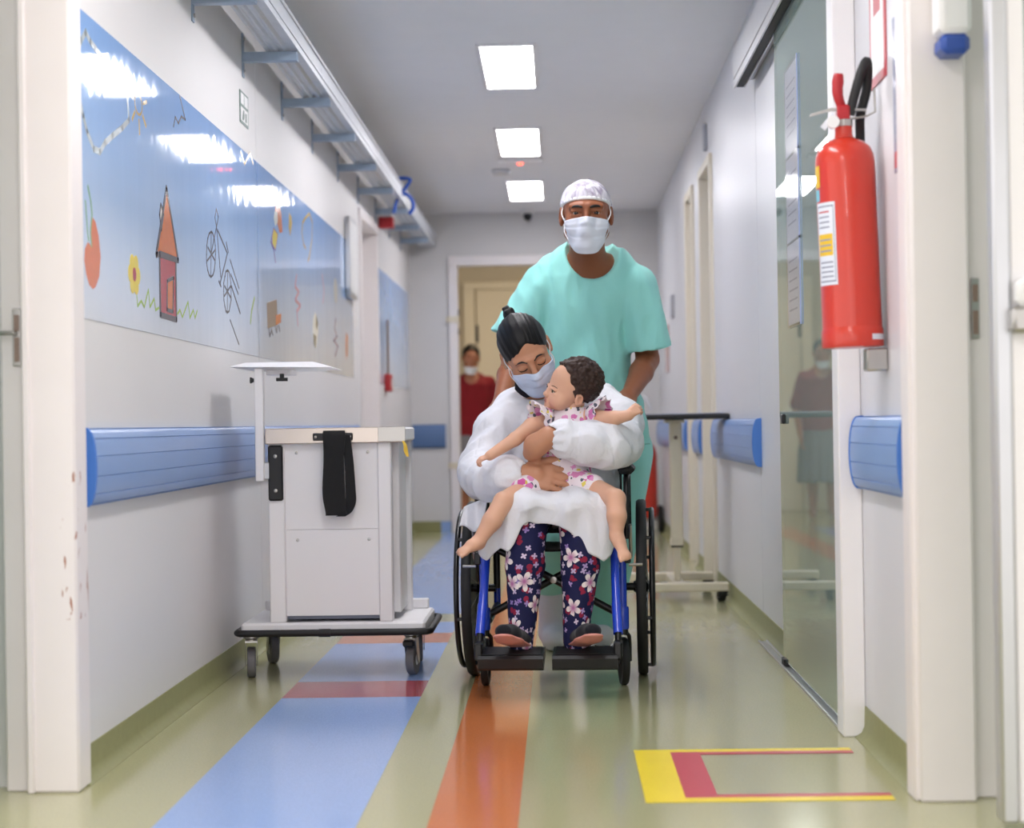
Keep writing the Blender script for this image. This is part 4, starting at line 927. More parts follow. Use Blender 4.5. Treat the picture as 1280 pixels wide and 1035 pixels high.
    def at(s, P):
        i = np.clip(np.rint((np.asarray(P) - s.lo) / s.h).astype(int), 0, s.n - 1); return s.d[i[..., 0], i[..., 1], i[..., 2]]
    def front(s, x, z, y0=-.16):
        """first surface y met when coming from the front"""
        ys = np.arange(y0, .1, s.h / 2); P = np.stack([np.full_like(ys, x), ys, np.full_like(ys, z)], 1); w = np.where(s.at(P) < 0)[0]
        return ys[w[0]] if len(w) else 0.0
    def mesh(s, smooth=3):
        d = s.d; d[0] = d[-1] = .2; d[:, 0] = d[:, -1] = .2; d[:, :, 0] = d[:, :, -1] = .2
        g = d < 0; nx, ny, nz = d.shape; cnt = np.zeros((nx - 1, ny - 1, nz - 1), np.uint8)
        for a in (0, 1):
            for b in (0, 1):
                for c in (0, 1): cnt += g[a:nx - 1 + a, b:ny - 1 + b, c:nz - 1 + c]
        act = np.argwhere((cnt > 0) & (cnt < 8)); N = len(act)
        vid = np.full(cnt.shape, -1, np.int32); vid[act[:, 0], act[:, 1], act[:, 2]] = np.arange(N)
        acc = np.zeros((N, 3)); num = np.zeros(N); C = [(a, b, c) for a in (0, 1) for b in (0, 1) for c in (0, 1)]
        val = {c: d[act[:, 0] + c[0], act[:, 1] + c[1], act[:, 2] + c[2]].astype(float) for c in C}
        for c in C:
            for k in range(3):
                if c[k] == 0:
                    e = list(c); e[k] = 1; e = tuple(e); va, vb = val[c], val[e]; m = (va < 0) != (vb < 0); t = va[m] / (va[m] - vb[m])
                    p = np.tile(np.array(c, float), (m.sum(), 1)); p[:, k] += t; acc[m] += p; num[m] += 1
        V = s.lo + (act + acc / num[:, None]) * s.h; Q = []
        for k in range(3):
            a = [slice(1, -1)] * 3; a[k] = slice(0, -1); b = list(a); b[k] = slice(1, None)
            ga, gb = g[tuple(a)], g[tuple(b)]; E = np.argwhere(ga != gb)
            off = np.array([1, 1, 1]); off[k] = 0; E = E + off
            o1, o2 = [(1, 2), (2, 0), (0, 1)][k]; q = []
            for u, w in ((-1, -1), (0, -1), (0, 0), (-1, 0)):
                c = E.copy(); c[:, o1] += u; c[:, o2] += w; q.append(vid[c[:, 0], c[:, 1], c[:, 2]])
            q = np.stack(q, 1); ins = g[E[:, 0], E[:, 1], E[:, 2]]; q[~ins] = q[~ins][:, ::-1]; Q.append(q)
        Q = np.concatenate(Q); Q = Q[(Q >= 0).all(1)]
        e = np.concatenate([Q[:, [0, 1]], Q[:, [1, 2]], Q[:, [2, 3]], Q[:, [3, 0]]]); deg = np.bincount(e[:, 0], minlength=N) + np.bincount(e[:, 1], minlength=N)
        for _ in range(smooth):
            S = np.stack([np.bincount(e[:, 0], V[e[:, 1], i], N) + np.bincount(e[:, 1], V[e[:, 0], i], N) for i in range(3)], 1)
            V = V * .4 + .6 * S / np.maximum(deg, 1)[:, None]
        return V, Q

def sn(x, y, z, fr, seed, n=4):
    """smooth pseudo-noise in -1..1: a sum of sines in random directions"""
    rg = np.random.RandomState(seed); out = 0
    for i in range(n):
        d = rg.normal(size=3); d /= np.linalg.norm(d); w = fr * (0.7 + .8 * rg.rand()); ph = rg.rand() * 6.28
        out = out + np.sin(w * (x * d[0] + y * d[1] + z * d[2]) + ph + .9 * np.sin(.6 * w * (x * d[1] + y * d[2] - z * d[0]) + ph * 2))
    return out / n
def xf(T, V):
    A = np.array(T); return np.asarray(V) @ A[:3, :3].T + A[:3, 3]
def frame(c, f, u, s):
    f = np.array(f, float); f /= np.linalg.norm(f); u = np.array(u, float); u -= f * u.dot(f); u /= np.linalg.norm(u); b = -f; x = np.cross(b, u)
    A = np.eye(4); A[:3, 0] = x * s; A[:3, 1] = b * s; A[:3, 2] = u * s; A[:3, 3] = c; return A
def join(*parts):
    V = []; Q = []; n = 0
    for v, q in parts: V.append(v); Q.append(q + n); n += len(v)
    return np.concatenate(V), np.concatenate(Q)

def head_vol(style, h=.0025):
    V = Vol((-.115, -.155, -.165), (.115, .14, .145), h)
    if style == 'baby':
        V.ell((0, .012, .032), (.078, .100, .084), .02); V.ell((0, -.040, -.032), (.060, .058, .062), .03)
        for s in (-1, 1):
            V.ell((s * .038, -.056, -.046), (.033, .032, .032), .02); V.ell((s * .077, .012, -.022), (.010, .018, .026), .006)
            V.ell((s * .080, .012, -.020), (.006, .010, .016), .004, 's')
            V.ell((s * .030, -.101, -.006), (.017, .013, .012), .012, 's'); V.cone((s * .018, -.0900, .0005), (s * .041, -.0825, -.001), .0058, .0055, .004); V.cone((s * .018, -.0895, -.0165), (s * .041, -.0825, -.0155), .0058, .0058, .005)
            V.ell((s * .008, -.102, -.033), (.006, .007, .005), .004)
        V.cone((0, -.092, -.010), (0, -.1015, -.029), .008, .0098, .014); V.ell((0, -.095, -.031), (.013, .011, .008), .008)
        V.cone((-.011, -.096, -.0515), (.011, -.096, -.0515), .0065, .0065, .006); V.cone((-.009, -.092, -.061), (.009, -.092, -.061), .0065, .0065, .004)
        V.ell((0, -.101, -.0565), (.012, .008, .0016), .002, 's')
        V.ell((0, -.081, -.079), (.022, .019, .017), .014)
        return V
    w = 1.0 if style == 'man' else .95
    V.ell((0, .012, .028 if style == 'man' else .036), (.077 * w, .097, .077 if style == 'man' else .085), .02); V.ell((0, -.035, -.022), (.064 * w, .062, .085), .03)
    jw = .052 if style == 'man' else .046
    for s in (-1, 1):
        V.cone((s * jw, -.01, -.062), (s * .018, -.070, -.102), .024, .021, .02)
        V.ell((s * .040 * w, -.062, -.024), (.026, .024, .022), .02)
        V.ell((s * .083 * w, .010, -.006), (.0105, .020, .033), .005); V.ell((s * .090 * w, .004, -.002), (.006, .012, .021), .004, 's')
        V.cone((s * .012, -.094, .024), (s * .048 * w, -.078, .022), .012, .010, .014)
        V.ell((s * .033 * w, -.104, .003), (.019, .016, .013), .010, 's')
        V.ell((s * .012, -.108, -.036), (.010, .011, .008), .006)
        if style == 'man':
            V.cone((s * .019, -.0940, .0095), (s * .047, -.0855, .0070), .0058, .0050, .004); V.cone((s * .020, -.0920, -.0075), (s * .046, -.0845, -.0062), .0052, .0048, .005)
        else:
            V.ell((s * .033 * w, -.0865, .001), (.0165, .0105, .0115), .004)
    V.cone((0, -.094, .018), (0, -.117, -.026), .008, .0105, .012); V.ell((0, -.114, -.031), (.013, .013, .010), .008)
    V.ell((0, -.086, -.066), (.028, .018, .022), .015)
    V.cone((-.018, -.097, -.062), (.018, -.097, -.062), .006, .006, .006); V.cone((-.014, -.096, -.073), (.014, -.096, -.073), .007, .007, .005)
    V.ell((0, -.106, -.0675), (.018, .010, .0016), .002, 's')
    V.ell((0, -.078, -.104), (.022, .020, .016), .014)
    V.ell((0, .03, -.07), (.058, .055, .06), .03)
    return V
def eyes(cx, y, z, r, T, look=(0, -1, 0), both=(-1, 1)):
    mb = MB()
    for s in both:
        c = np.array((s * cx, y, z)); f = np.array(look, float); f /= np.linalg.norm(f); A = frame(c, f, (0, 0, 1), 1)
        for r0, p0, p1, mi in ((r, .6, math.pi, 0), (r * 1.012, 0, .64, 1)):
            prof = [(r0 * math.sin(a), r0 * math.cos(a)) for a in ln(p0, p1, 8)]
            mb.lathe(prof, 20, mi, T=Matrix(np.array(T) @ A @ np.array(rotm('X', 90))))
    return mb
def strip_on(V, pts, r, off=.0, n=6, k=6):
    """thin tapered strip following the face surface (brows, lashes)"""
    P = smooth_pts([(x, V.front(x, z) - off, z) for x, z in pts], k); m = len(P)
    return P, [r * (.35 + .65 * math.sin(math.pi * min(1, (i + 1.2) / (m * .85))) ** .6 if i < m * .75 else r * max(.25, 1.5 * (1 - i / m)) / r) for i in range(m)]
def face_mask(V, T, th=62, ztop=-.020, zside=-.032, zbot=-.128, zbs=-.082, off=.006, pleat=.0022, nt=41, nz=33):
    """pleated surgical mask draped over nose, cheeks and chin"""
    ths = np.radians(np.linspace(-th, th, nt)); rs = np.arange(.03, .17, .0015); P = np.zeros((nt, nz, 3)); Rr = np.zeros((nt, nz)); Z = np.zeros((nt, nz))
    for i, t in enumerate(ths):
        q = abs(t) / math.radians(th); zt = ztop + (zside - ztop) * q ** 1.3; zb = zbot + (zbs - zbot) * q ** 2.8
        for j in range(nz):
            z = zt + (zb - zt) * j / (nz - 1); Z[i, j] = z
            pts = np.stack([rs * math.sin(t), -rs * math.cos(t), np.full_like(rs, z)], 1); w = np.where(V.at(pts) < 0)[0]; Rr[i, j] = rs[w[-1]] if len(w) else .05
    R0 = Rr.copy()
    for j in range(nz): Rr[:, j] = R0[:, max(0, j - 9):j + 10].max(1) * .75 + Rr[:, j] * .25
    for _ in range(6):
        Rr[1:-1] = (Rr[:-2] + 2 * Rr[1:-1] + Rr[2:]) / 4; Rr[:, 1:-1] = (Rr[:, :-2] + 2 * Rr[:, 1:-1] + Rr[:, 2:]) / 4
    Rr = np.maximum(Rr, R0 * .985)
    for i, t in enumerate(ths):
        for j in range(nz):
            v = j / (nz - 1); sw = (v * 3.4) % 1.0; r = Rr[i, j] + off + pleat * (1 - sw) * (0.15 < v < .9) + .0006 * math.sin(14 * t + 9 * v)
            P[i, j] = (r * math.sin(t), -r * math.cos(t), Z[i, j])
    mb = MB(); mb.grid(P, 0, Matrix(T), .002 * np.linalg.norm(np.array(T)[:3, 0])); return mb, P
def hand(V, wrist, d, n, side, sc=1.0, curl=(25, 30, 20), spread=6, thumb=(.5, .75, -.15), k=.005, lens=(.072, .08, .074, .058)):
    """palm with five separate fingers. d: pointing direction, n: back-of-hand normal, side: +1/-1 side of the thumb"""
    w = np.array(wrist, float); d = np.array(d, float); d /= np.linalg.norm(d); n = np.array(n, float); n -= d * n.dot(d); n /= np.linalg.norm(n); s = np.cross(d, n) * side
    q = lambda a, b, c: w + (d * a + s * b + n * c) * sc
    for i in range(4):
        off = (1.5 - i) * .0195; kn = q(.088 - abs(i - 1.2) * .004, off, 0); V.cone(q(.0, off * .55, 0), kn, .014 * sc, .0115 * sc, .012 * sc)
        a = math.radians((1.5 - i) * spread); dd = d * math.cos(a) + s * math.sin(a); nn = n.copy(); p = kn; r = (.0098, .010, .0095, .0085)[i] * sc
        for seg, (fr, c) in enumerate(zip((.45, .31, .24), curl)):
            c = math.radians(c); dd, nn = dd * math.cos(c) - nn * math.sin(c), nn * math.cos(c) + dd * math.sin(c)
            p2 = p + dd * lens[i] * fr * sc; V.cone(p, p2, r, r * .92, k * sc * .6); p = p2; r *= .92
    b = q(.022, .022, -.004); t = d * thumb[0] + s * thumb[1] + n * thumb[2]; t /= np.linalg.norm(t); m = b + t * .036 * sc
    V.cone(b, m, .0145 * sc, .0115 * sc, .010 * sc); t2 = t * .75 + d * .55; t2 /= np.linalg.norm(t2); m2 = m + t2 * .030 * sc; V.cone(m, m2, .0108 * sc, .0098 * sc, .004 * sc)
    V.cone(m2, m2 + (t2 * .8 + d * .3 - n * .1) * .022 * sc, .0098 * sc, .0085 * sc, .003 * sc)
def sdf(name, V, mat, par, smooth=3, attrs=None): 
    v, q = V.mesh(smooth); return make_obj(name, v, q, mat, par, angle=180, attrs=None if attrs is None else {k: f(v) for k, f in attrs.items()})

# ------------------------------------------------------------------ the man pushing the chair
man = thing('person', 'man in aqua scrubs with white hair cover and mask pushing the wheelchair', 'person', (.10, 7.55, 0))
HM = frame((.117, 7.20, 1.645), (-.012, -1, -.06), (0.0, -.06, 1), 1.10)
hv = head_vol('man'); hm_v, hm_q = hv.mesh(2); head_m = (xf(HM, hm_v), hm_q)
B = Vol((-.36, 6.92, .02), (.48, 7.85, 1.62), .0055)
B.cone((.118, 7.255, 1.60), (.122, 7.36, 1.46), .062, .072, .02)
B.loft([(.80, .12, 7.50, .16, .10), (1.0, .12, 7.47, .15, .10), (1.2, .12, 7.43, .155, .105), (1.38, .12, 7.405, .175, .10), (1.45, .12, 7.39, .15, .085), (1.50, .12, 7.375, .085, .07)], .03)
for s, sh, el, wr, hd in ((-1, (-.06, 7.395, 1.395), (-.165, 7.43, 1.11), (-.205, 7.19, .972), (-.222, 7.07, .945)), (1, (.305, 7.395, 1.395), (.345, 7.425, 1.115), (.262, 7.17, .975), (.226, 7.055, .94))):
    B.cone((.12 + s * .07, 7.385, 1.47), sh, .045, .062, .03); B.path([sh, tuple(.5 * (np.array(sh) + el)), el], [.062, .052, .043], .015)
    m = .65 * np.array(el) + .35 * np.array(wr); B.path([el, tuple(m), wr], [.043, .045, .029], .012)
    hand(B, wr, np.array(hd) - wr, (s * .6, -.2, .75), -s, 1.08, (55, 60, 40), 3, (.5, .5, -.6))
    hip = (.12 + s * .09, 7.50, .84)
for hip, kn, mid, an in (((.03, 7.50, .84), (-.01, 7.51, .48), (-.03, 7.665, .27), (-.03, 7.69, .10)), ((.21, 7.50, .84), (.195, 7.58, .48), (.17, 7.70, .24), (.157, 7.78, .10))): B.path([hip, kn, mid, an], [.09, .055, .042, .036], .02)
bv = B.mesh(3); make_obj('body', *join(bv, head_m), 'skin_man', man, angle=180)
ob = eyes(.0330, -.0815, .0008, .0120, HM, (.02, -1, -.0)); ob.build('eyeball', ['eye_white', 'iris'], man, angle=180)
for s in (-1, 1):
    P, r = strip_on(hv, [(s * .013, .0185), (s * .026, .0225), (s * .040, .0225), (s * .054, .016)], .0050, .0); MB().tube([xf(HM, p) for p in P], [q * 1.1 for q in r], 6).build('eyebrow', 'lash', man, angle=180)
    MB().tube([xf(HM, (s * (.033 + .0145 * math.cos(a)), -.0940 + .008 * abs(math.cos(a)), .0015 + .0045 * math.sin(a))) for a in np.linspace(.15, math.pi - .15, 9)], .0014, 5).build('eyelashes', 'lash', man, angle=180)
mb, MP = face_mask(hv, HM, 47, -.012, -.024, -.134, -.094, .005); msk = mb.build('face_mask', 'mask_w', man, angle=180)
for s, i in ((-1, 0), (1, -1)):
    for j, e, f_ in ((0, (s * .078, -.010, .022), (s * .080, .012, .026)), (-4, (s * .073, -.010, -.036), (s * .078, .010, -.034))):
        MB().tube([xf(HM, p) for p in smooth_pts([tuple(MP[i, j]), tuple(np.array(MP[i, j]) * .45 + np.array(e) * .55 + np.array((s * .006, 0, 0))), e, f_], 5)], .0021, 6).build('ear_loop', 'elastic', msk, angle=180)
# bouffant cap with its elastic band
nrm = np.array((0, .213, .977)); p0 = np.array((0, -.10, .050))
C = Vol((-.12, -.13, -.06), (.12, .15, .16), .003)
C.ell((0, .014, .030), (.0845, .1065, .086), 0)
C.disp(lambda x, y, z: -.0032 * np.abs(sn(x, y, z * .3, 120, 3)) - .002 * np.sin(26 * np.arctan2(x, y + .02) + 3 * np.sin(40 * z)))
def half(x, y, z): return -((y - p0[1]) * nrm[1] + (z - p0[2]) * nrm[2]) + 0 * x
C.op(lambda x, y, z: half(x, y, z), C.lo, C.lo + C.n * C.h, .004, 'i')
v, q = C.mesh(2); cap = make_obj('hair_cover', xf(HM, v), q, 'net', man, angle=180)
C = Vol((-.12, -.13, -.06), (.12, .15, .12), .003); C.ell((0, .012, .030), (.0850, .1065, .087), 0)
C.op(lambda x, y, z: np.abs(half(x, y, z) + .004) - .0065, C.lo, C.lo + C.n * C.h, .004, 'i'); v, q = C.mesh(2); make_obj('cap_band', xf(HM, v), q, 'elastic', cap, angle=180)
# scrub shirt
W = Vol((-.30, 7.16, .78), (.50, 7.72, 1.60), .0055)
W.loft([(.80, .125, 7.50, .215, .155), (.95, .12, 7.475, .205, .15), (1.10, .108, 7.45, .172, .142), (1.25, .106, 7.425, .166, .135), (1.36, .115, 7.405, .20, .122), (1.43, .118, 7.395, .205, .108), (1.475, .12, 7.39, .185, .095), (1.515, .125, 7.385, .145, .082), (1.545, .13, 7.38, .108, .072), (1.56, .13, 7.38, .09, .06)], .02)
for sh, hem, ax, r0, r1 in (((-.045, 7.395, 1.385), (-.155, 7.41, 1.195), (-.5, .05, -.867), .088, .094), ((.292, 7.395, 1.385), (.352, 7.41, 1.155), (.2, .05, -.98), .088, .085)):
    ext = np.array(hem) + np.array(ax) * .12; W.cone(sh, ext, r0, r1, .010, cut=(hem, ax))
def cloth_folds(x, y, z):
    a = .008 * sn(x, y, z * .4, 38, 11) + .011 * np.abs(sn(x * 1.2, y, z * .35, 62, 12)) - .0055
    v = np.exp(-((x - .13) / .10) ** 2) * np.exp(-((z - 1.22) / .16) ** 2) * .005 * np.sin(42 * np.abs(x - .14) + 26 * (z - 1.2))
    return a + v
W.disp(cloth_folds)
for sh, hem, ax, r1 in (((-.045, 7.395, 1.385), (-.155, 7.41, 1.195), (-.5, .05, -.867), .086), ((.292, 7.395, 1.385), (.352, 7.41, 1.155), (.2, .05, -.98), .077)):
    h_ = np.array(hem); a_ = np.array(ax); W.cone(h_ - a_ * .07, h_ + a_ * .05, r1 * .75, r1 * 1.0, .004, 's')
W.ell((.140, 7.285, 1.545), (.106, .125, .130), .008, 's'); W.ell((.135, 7.38, 1.56), (.085, .07, .05), .01, 's')
shirt = sdf('scrub_shirt', W, 'scrub', man, 2)
# trousers and shoe covers
W = Vol((-.16, 7.30, .05), (.42, 7.92, .86), .006)
W.loft([(.72, .125, 7.52, .20, .14), (.855, .125, 7.50, .195, .14)], .03)
for hip, kn, an, rr in (((.035, 7.51, .76), (.0, 7.50, .46), (-.03, 7.66, .265), (.125, .10, .072)), ((.235, 7.53, .76), (.205, 7.58, .46), (.165, 7.75, .13), (.13, .105, .08))): W.path([hip, kn, an], rr, .03)
W.disp(lambda x, y, z: .006 * sn(x, y, z * .6, 40, 21)); sdf('scrub_trousers', W, 'scrub', man)
for an, toe in (((-.03, 7.69, .07), (-.03, 7.58, .045)), ((.157, 7.79, .07), (.162, 7.68, .045))):
    W = Vol((an[0] - .09, 7.45, -.005), (an[0] + .09, 7.95, .38), .005); hl = (an[0], an[1] + .05, .05)
    W.cone(hl, toe, .048, .046, .02); W.cone((an[0], an[1] - (.025 if an[0] < 0 else .05), .31 if an[0] < 0 else .22), (an[0], an[1], .07), .055, .057, .03); W.op(lambda x, y, z: .002 - z + 0 * x + 0 * y, W.lo, W.lo + W.n * W.h, .004, 'i'); W.disp(lambda x, y, z: .002 * sn(x, y, z, 110, 4))
    sdf('shoe_cover', W, 'shoe_cover', man)

# ------------------------------------------------------------------ the seated woman
mom = thing('person', 'dark-haired woman in white gown and pale blue mask seated in the wheelchair', 'person', (0, 6.75, 0))
yw, pt = math.radians(14), math.radians(30)
HW = frame((-.102, 6.615, 1.122), (math.sin(yw) * math.cos(pt), -math.cos(yw) * math.cos(pt), -math.sin(pt)), (-.36, 0, .93), 1.03)
hv = head_vol('woman'); hw_v, hw_q = hv.mesh(2)
B = Vol((-.36, 6.05, .12), (.32, 6.98, 1.12), .004)
B.cone((-.085, 6.675, 1.07), (-.04, 6.765, .95), .048, .056, .02)
B.loft([(.58, 0, 6.79, .16, .11), (.72, 0, 6.79, .14, .10), (.88, -.005, 6.785, .15, .095), (.95, -.015, 6.78, .14, .08), (.99, -.03, 6.775, .08, .06)], .03)
Lw, Rw = (-.130, 6.415, .716), (-.03, 6.375, .835)
B.path([(-.16, 6.77, .92), (-.245, 6.64, .715), Lw], [.045, .037, .027], .012); B.path([(.16, 6.78, .92), (.195, 6.49, .79), Rw], [.045, .037, .031], .012)
hand(B, Lw, (1, -.06, -.13), (.05, -.85, .45), -1, 1.22, (10, 20, 22), 1, (.80, .55, .10), .006)
B.cone(Lw, (-.075, 6.402, .712), .027, .029, .01, flat=((0, 1, 0), .75))
# right hand: back of the hand turned to the viewer, fingers tucked under the baby's side
B.cone(Rw, (-.072, 6.385, .808), .036, .039, .012); B.cone((-.072, 6.385, .808), (-.088, 6.405, .785), .038, .028, .012); hand(B, (-.060, 6.395, .818), (-.40, .55, -.73), (-.55, -.70, -.1), 1, .85, (40, 50, 40), 2, (.6, .1, -.5))
for hip, kn, an in (((-.09, 6.76, .57), (-.108, 6.385, .565), (-.128, 6.31, .20)), ((.08, 6.76, .57), (.067, 6.385, .565), (.047, 6.31, .20))):
    B.path([hip, kn, an], [.07, .045, .03], .02); B.cone((an[0], an[1], .195), (an[0] + (an[0] + .04) * .55, an[1] - .10, .205), .020, .018, .01)
make_obj('body', *join(B.mesh(3), (xf(HW, hw_v), hw_q)), 'skin_mom', mom, angle=180)
for s in (-1, 1):
    P, r = strip_on(hv, [(s * .012, .021), (s * .024, .027), (s * .038, .026), (s * .050, .018)], .0036, .0); MB().tube([xf(HW, p) for p in P], r, 6).build('eyebrow', 'lash', mom, angle=180)
    P, r = strip_on(hv, [(s * .018, -.0040), (s * .025, -.0085), (s * .033, -.0098), (s * .041, -.0080), (s * .048, -.0025)], .0019, .0006); MB().tube([xf(HW, p) for p in P], [.0017] * len(P), 5).build('eyelashes', 'lash', mom, angle=180)
mb, MP = face_mask(hv, HW, 64, -.014, -.024, -.128, -.078); msk = mb.build('face_mask', 'mask_b', mom, angle=180)
for s, i in ((-1, 0), (1, -1)):
    for j, e, f_ in ((0, (s * .075, -.006, .024), (s * .079, .018, .024)), (-4, (s * .073, -.006, -.030), (s * .078, .018, -.028))):
        MB().tube([xf(HW, p) for p in smooth_pts([tuple(MP[i, j]), tuple(np.array(MP[i, j]) * .45 + np.array(e) * .55 + np.array((s * .006, 0, 0))), e, f_], 5)], .0021, 6).build('ear_loop', 'elastic', msk, angle=180)
# hair pulled back into a bun
C = Vol((-.12, -.14, -.13), (.12, .19, .20), .003)
C.ell((0, .014, .038), (.081, .103, .091), 0); C.ell((0, .06, -.02), (.068, .058, .075), .03)
C.disp(lambda x, y, z: .0009 * np.sin(420 * np.sqrt((x * 1.0) ** 2 + .0001) + 90 * z * x * 8 + 4 * sn(x, y, z, 30, 2)) * (np.abs(x) < .2))
# hairline: face opening, wider at the temples, lower at the sides in front of the ear
C.op(lambda x, y, z: -((y + .058) * .80 + (z - .060) * .60 + .10 * np.abs(x) * 0), (-.12, -.14, -.03), (.12, -.0, .2), .006, 'i') if False else None
C.op(lambda x, y, z: np.maximum(((np.abs(x - .006) / .068) ** 1.2 + (np.abs(z - .002) / .070) ** 1.2) ** (1 / 1.2) - 1 + .06 * sn(x, y, z, 190, 8), (y + .035) * 12) * .06, (-.12, -.14, -.13), (.12, .0, .10), .014, 's')
C.op(lambda x, y, z: np.maximum(np.maximum(z + .012, y - .028), -y - .2) + 0 * x, (-.12, -.14, -.13), (.12, .03, .0), .006, 's')
for s in (-1, 1): C.ell((s * .085, .012, -.008), (.020, .022, .034), .004, 's')
C.ell((-.004, .112, .092), (.021, .023, .021), .006); C.ell((-.006, .128, .102), (.013, .013, .015), .004); C.cone((0, .085, .078), (-.004, .112, .092), .022, .016, .010)
C.disp(lambda x, y, z: .0045 * sn(x, y, z, 190, 6) * (y > .100))
v, q = C.mesh(1); make_obj('hair', xf(HW, v), q, 'hair_black', mom, angle=180, attrs={'pat': v})
# gown: body, sleeves and cuffs
W = Vol((-.36, 6.25, .50), (.34, 7.0, 1.06), .005)
W.loft([(.53, 0, 6.79, .205, .145), (.66, 0, 6.785, .20, .145), (.78, 0, 6.785, .195, .14), (.88, -.002, 6.785, .205, .13), (.94, -.01, 6.78, .195, .112), (.985, -.025, 6.77, .13, .09), (1.02, -.045, 6.76, .075, .065)], .02)
W.path([(-.15, 6.775, .935), (-.205, 6.72, .86), (-.255, 6.655, .735), (-.262, 6.60, .705)], [.068, .074, .072, .072], .03); W.path([(-.262, 6.60, .705), (-.22, 6.50, .70), (-.165, 6.435, .712), (-.138, 6.418, .716)], [.072, .070, .055, .040], .02)
W.path([(.15, 6.78, .945), (.205, 6.66, .88), (.205, 6.52, .81)], [.070, .076, .074], .03); W.path([(.205, 6.52, .81), (.165, 6.43, .803), (.09, 6.40, .815), (.02, 6.385, .832), (-.012, 6.38, .836)], [.076, .072, .068, .058, .043], .02)
def gown_folds(x, y, z):
    return .007 * sn(x, y, z, 34, 31) + .013 * np.abs(sn(x, y, z * .7, 52, 32)) - .006 + .003 * np.abs(sn(x, y, z, 105, 33)) - .0015
W.disp(gown_folds)
def gather(c, ax, R, k):
    c = np.array(c); ax = np.array(ax, float); ax /= np.linalg.norm(ax)
    W.disp(lambda x, y, z: k * np.exp(-(((x - c[0]) * ax[0] + (y - c[1]) * ax[1] + (z - c[2]) * ax[2]) / .022) ** 2) * np.sin(11 * np.arctan2(z - c[2], y - c[1])), c - R, c + R)
gather((-.15, 6.425, .714), (1, -.2, 0), .07, .003); gather((.0, 6.38, .832), (1, 0, 0), .07, .004)
W.cone((-.155, 6.425, .713), (-.10, 6.405, .714), .029, .033, .003, 's'); W.cone((.01, 6.382, .83), (-.06, 6.36, .838), .034, .040, .003, 's')
W.ell((-.07, 6.70, 1.01), (.075, .075, .05), .01, 's')
gv = W.mesh(3)
def hem(x): return np.interp(x, [-.28, -.255, -.235, -.215, -.19, -.165, -.145, -.12, -.095, -.06, -.03, 0, .03, .07, .11, .14, .165, .185], [.50, .455, .445, .46, .475, .465, .495, .55, .568, .562, .552, .548, .53, .49, .452, .43, .45, .50])
xs = np.linspace(-.262, .182, 90); nv_ = 46; P = np.zeros((90, nv_, 3))
for i, x in enumerate(xs):
    kneeh = .036 * math.exp(-((x + .105) / .07) ** 2) + .036 * math.exp(-((x - .07) / .07) ** 2)
    drop = .0 + max(0, -.15 - x) ** 1.6 * 4.2 + max(0, x - .125) ** 1.6 * 3.0
    zt = .646 + kneeh * .55 - drop; yf = 6.305 - kneeh * .55 + .35 * max(0, -.17 - x) + .3 * max(0, x - .13); hz = hem(x)
    for j in range(nv_):
        v_ = j / (nv_ - 1)
        if v_ < .5: t = v_ / .5; y = 6.68 + (yf + .05 - 6.68) * t; z = zt + .012 * math.sin(math.pi * t) - .0 * t
        else:
            t = (v_ - .5) / .5; a = min(1, t / .3) * math.pi / 2; y = yf + .05 - .05 * math.sin(a) + .03 * max(0, t - .3) ; z = zt - .05 * (1 - math.cos(a)) - max(0, (t - .3) / .7) * (max(zt - .05 - hz, .004))
        w_ = .5 + .5 * v_
        y += (.007 * math.sin(46 * x + 5 * v_) + .004 * math.sin(95 * x + 2)) * (v_ > .5) * min(1, (v_ - .5) * 5); z += .004 * math.sin(38 * x + 14 * v_) + .003 * math.sin(80 * x - 9 * v_ + 25 * y)
        P[i, j] = (x, y, z)
mb = MB(); mb.grid(P, 0, None, .003)
# side fall over the left armrest and wheel
P2 = np.array([[(-.236 - .082 * u - .016 * t, 6.50 + .05 * u + .012 * math.sin(9 * u + 2 * t), .640 - .035 * u - (.085 + .02 * math.sin(5 * u)) * t) for t in ln(0, 1, 10)] for u in ln(0, 1, 14)])
mb.grid(P2, 0, None, .003)
lv = np.concatenate(mb.v); lq = np.array([f_ if len(f_) == 4 else (*f_, f_[-1]) for f_ in mb.f]); make_obj('gown', *join(gv, (lv, lq)), 'gown', mom, angle=180)
c = MB(); g = np.array([[(-.142 + .075 * u, 6.665 - .02 * math.sin(math.pi * u) - .006 * w, 1.026 - .038 * w * (1 - .5 * abs(u - .45)) - .03 * u * (1 - u) * 2 - .012 * u) for w in ln(0, 1, 5)] for u in ln(0, 1, 9)]); c.grid(g, 0, None, .006); c.build('shirt_collar', 'black_cloth', mom, angle=180)
# leggings
W = Vol((-.21, 6.2, .15), (.17, 6.9, .68), .005); AX = (((-.09, 6.76, .57), (-.106, 6.39, .56), (-.113, 6.355, .42), (-.128, 6.315, .175)), ((.08, 6.76, .57), (.067, 6.39, .56), (.066, 6.355, .42), (.047, 6.315, .175)))
for A_ in AX: W.path(A_, [.085, .068, .062, .040], .015)
W.disp(lambda x, y, z: .0022 * sn(x, y, z, 75, 41) + .0012 * np.abs(sn(x, y, z * 2, 150, 42)))
def leg_uv(v):
    side = (v[:, 0] > -.022); cx = np.where(side, np.interp(v[:, 2], [.175, .42, .56], [.047, .066, .067]), np.interp(v[:, 2], [.175, .42, .56], [-.128, -.113, -.106])); cy = np.interp(v[:, 2], [.175, .42, .56], [6.315, 6.355, 6.39])
    th = np.arctan2(v[:, 0] - cx, -(v[:, 1] - cy)); return np.stack([th * .06 + side * .7, v[:, 2] + .6 * np.maximum(0, v[:, 1] - 6.42), 0 * th], 1)
sdf('leggings', W, 'navy_floral', mom, 2, {'pat': leg_uv})
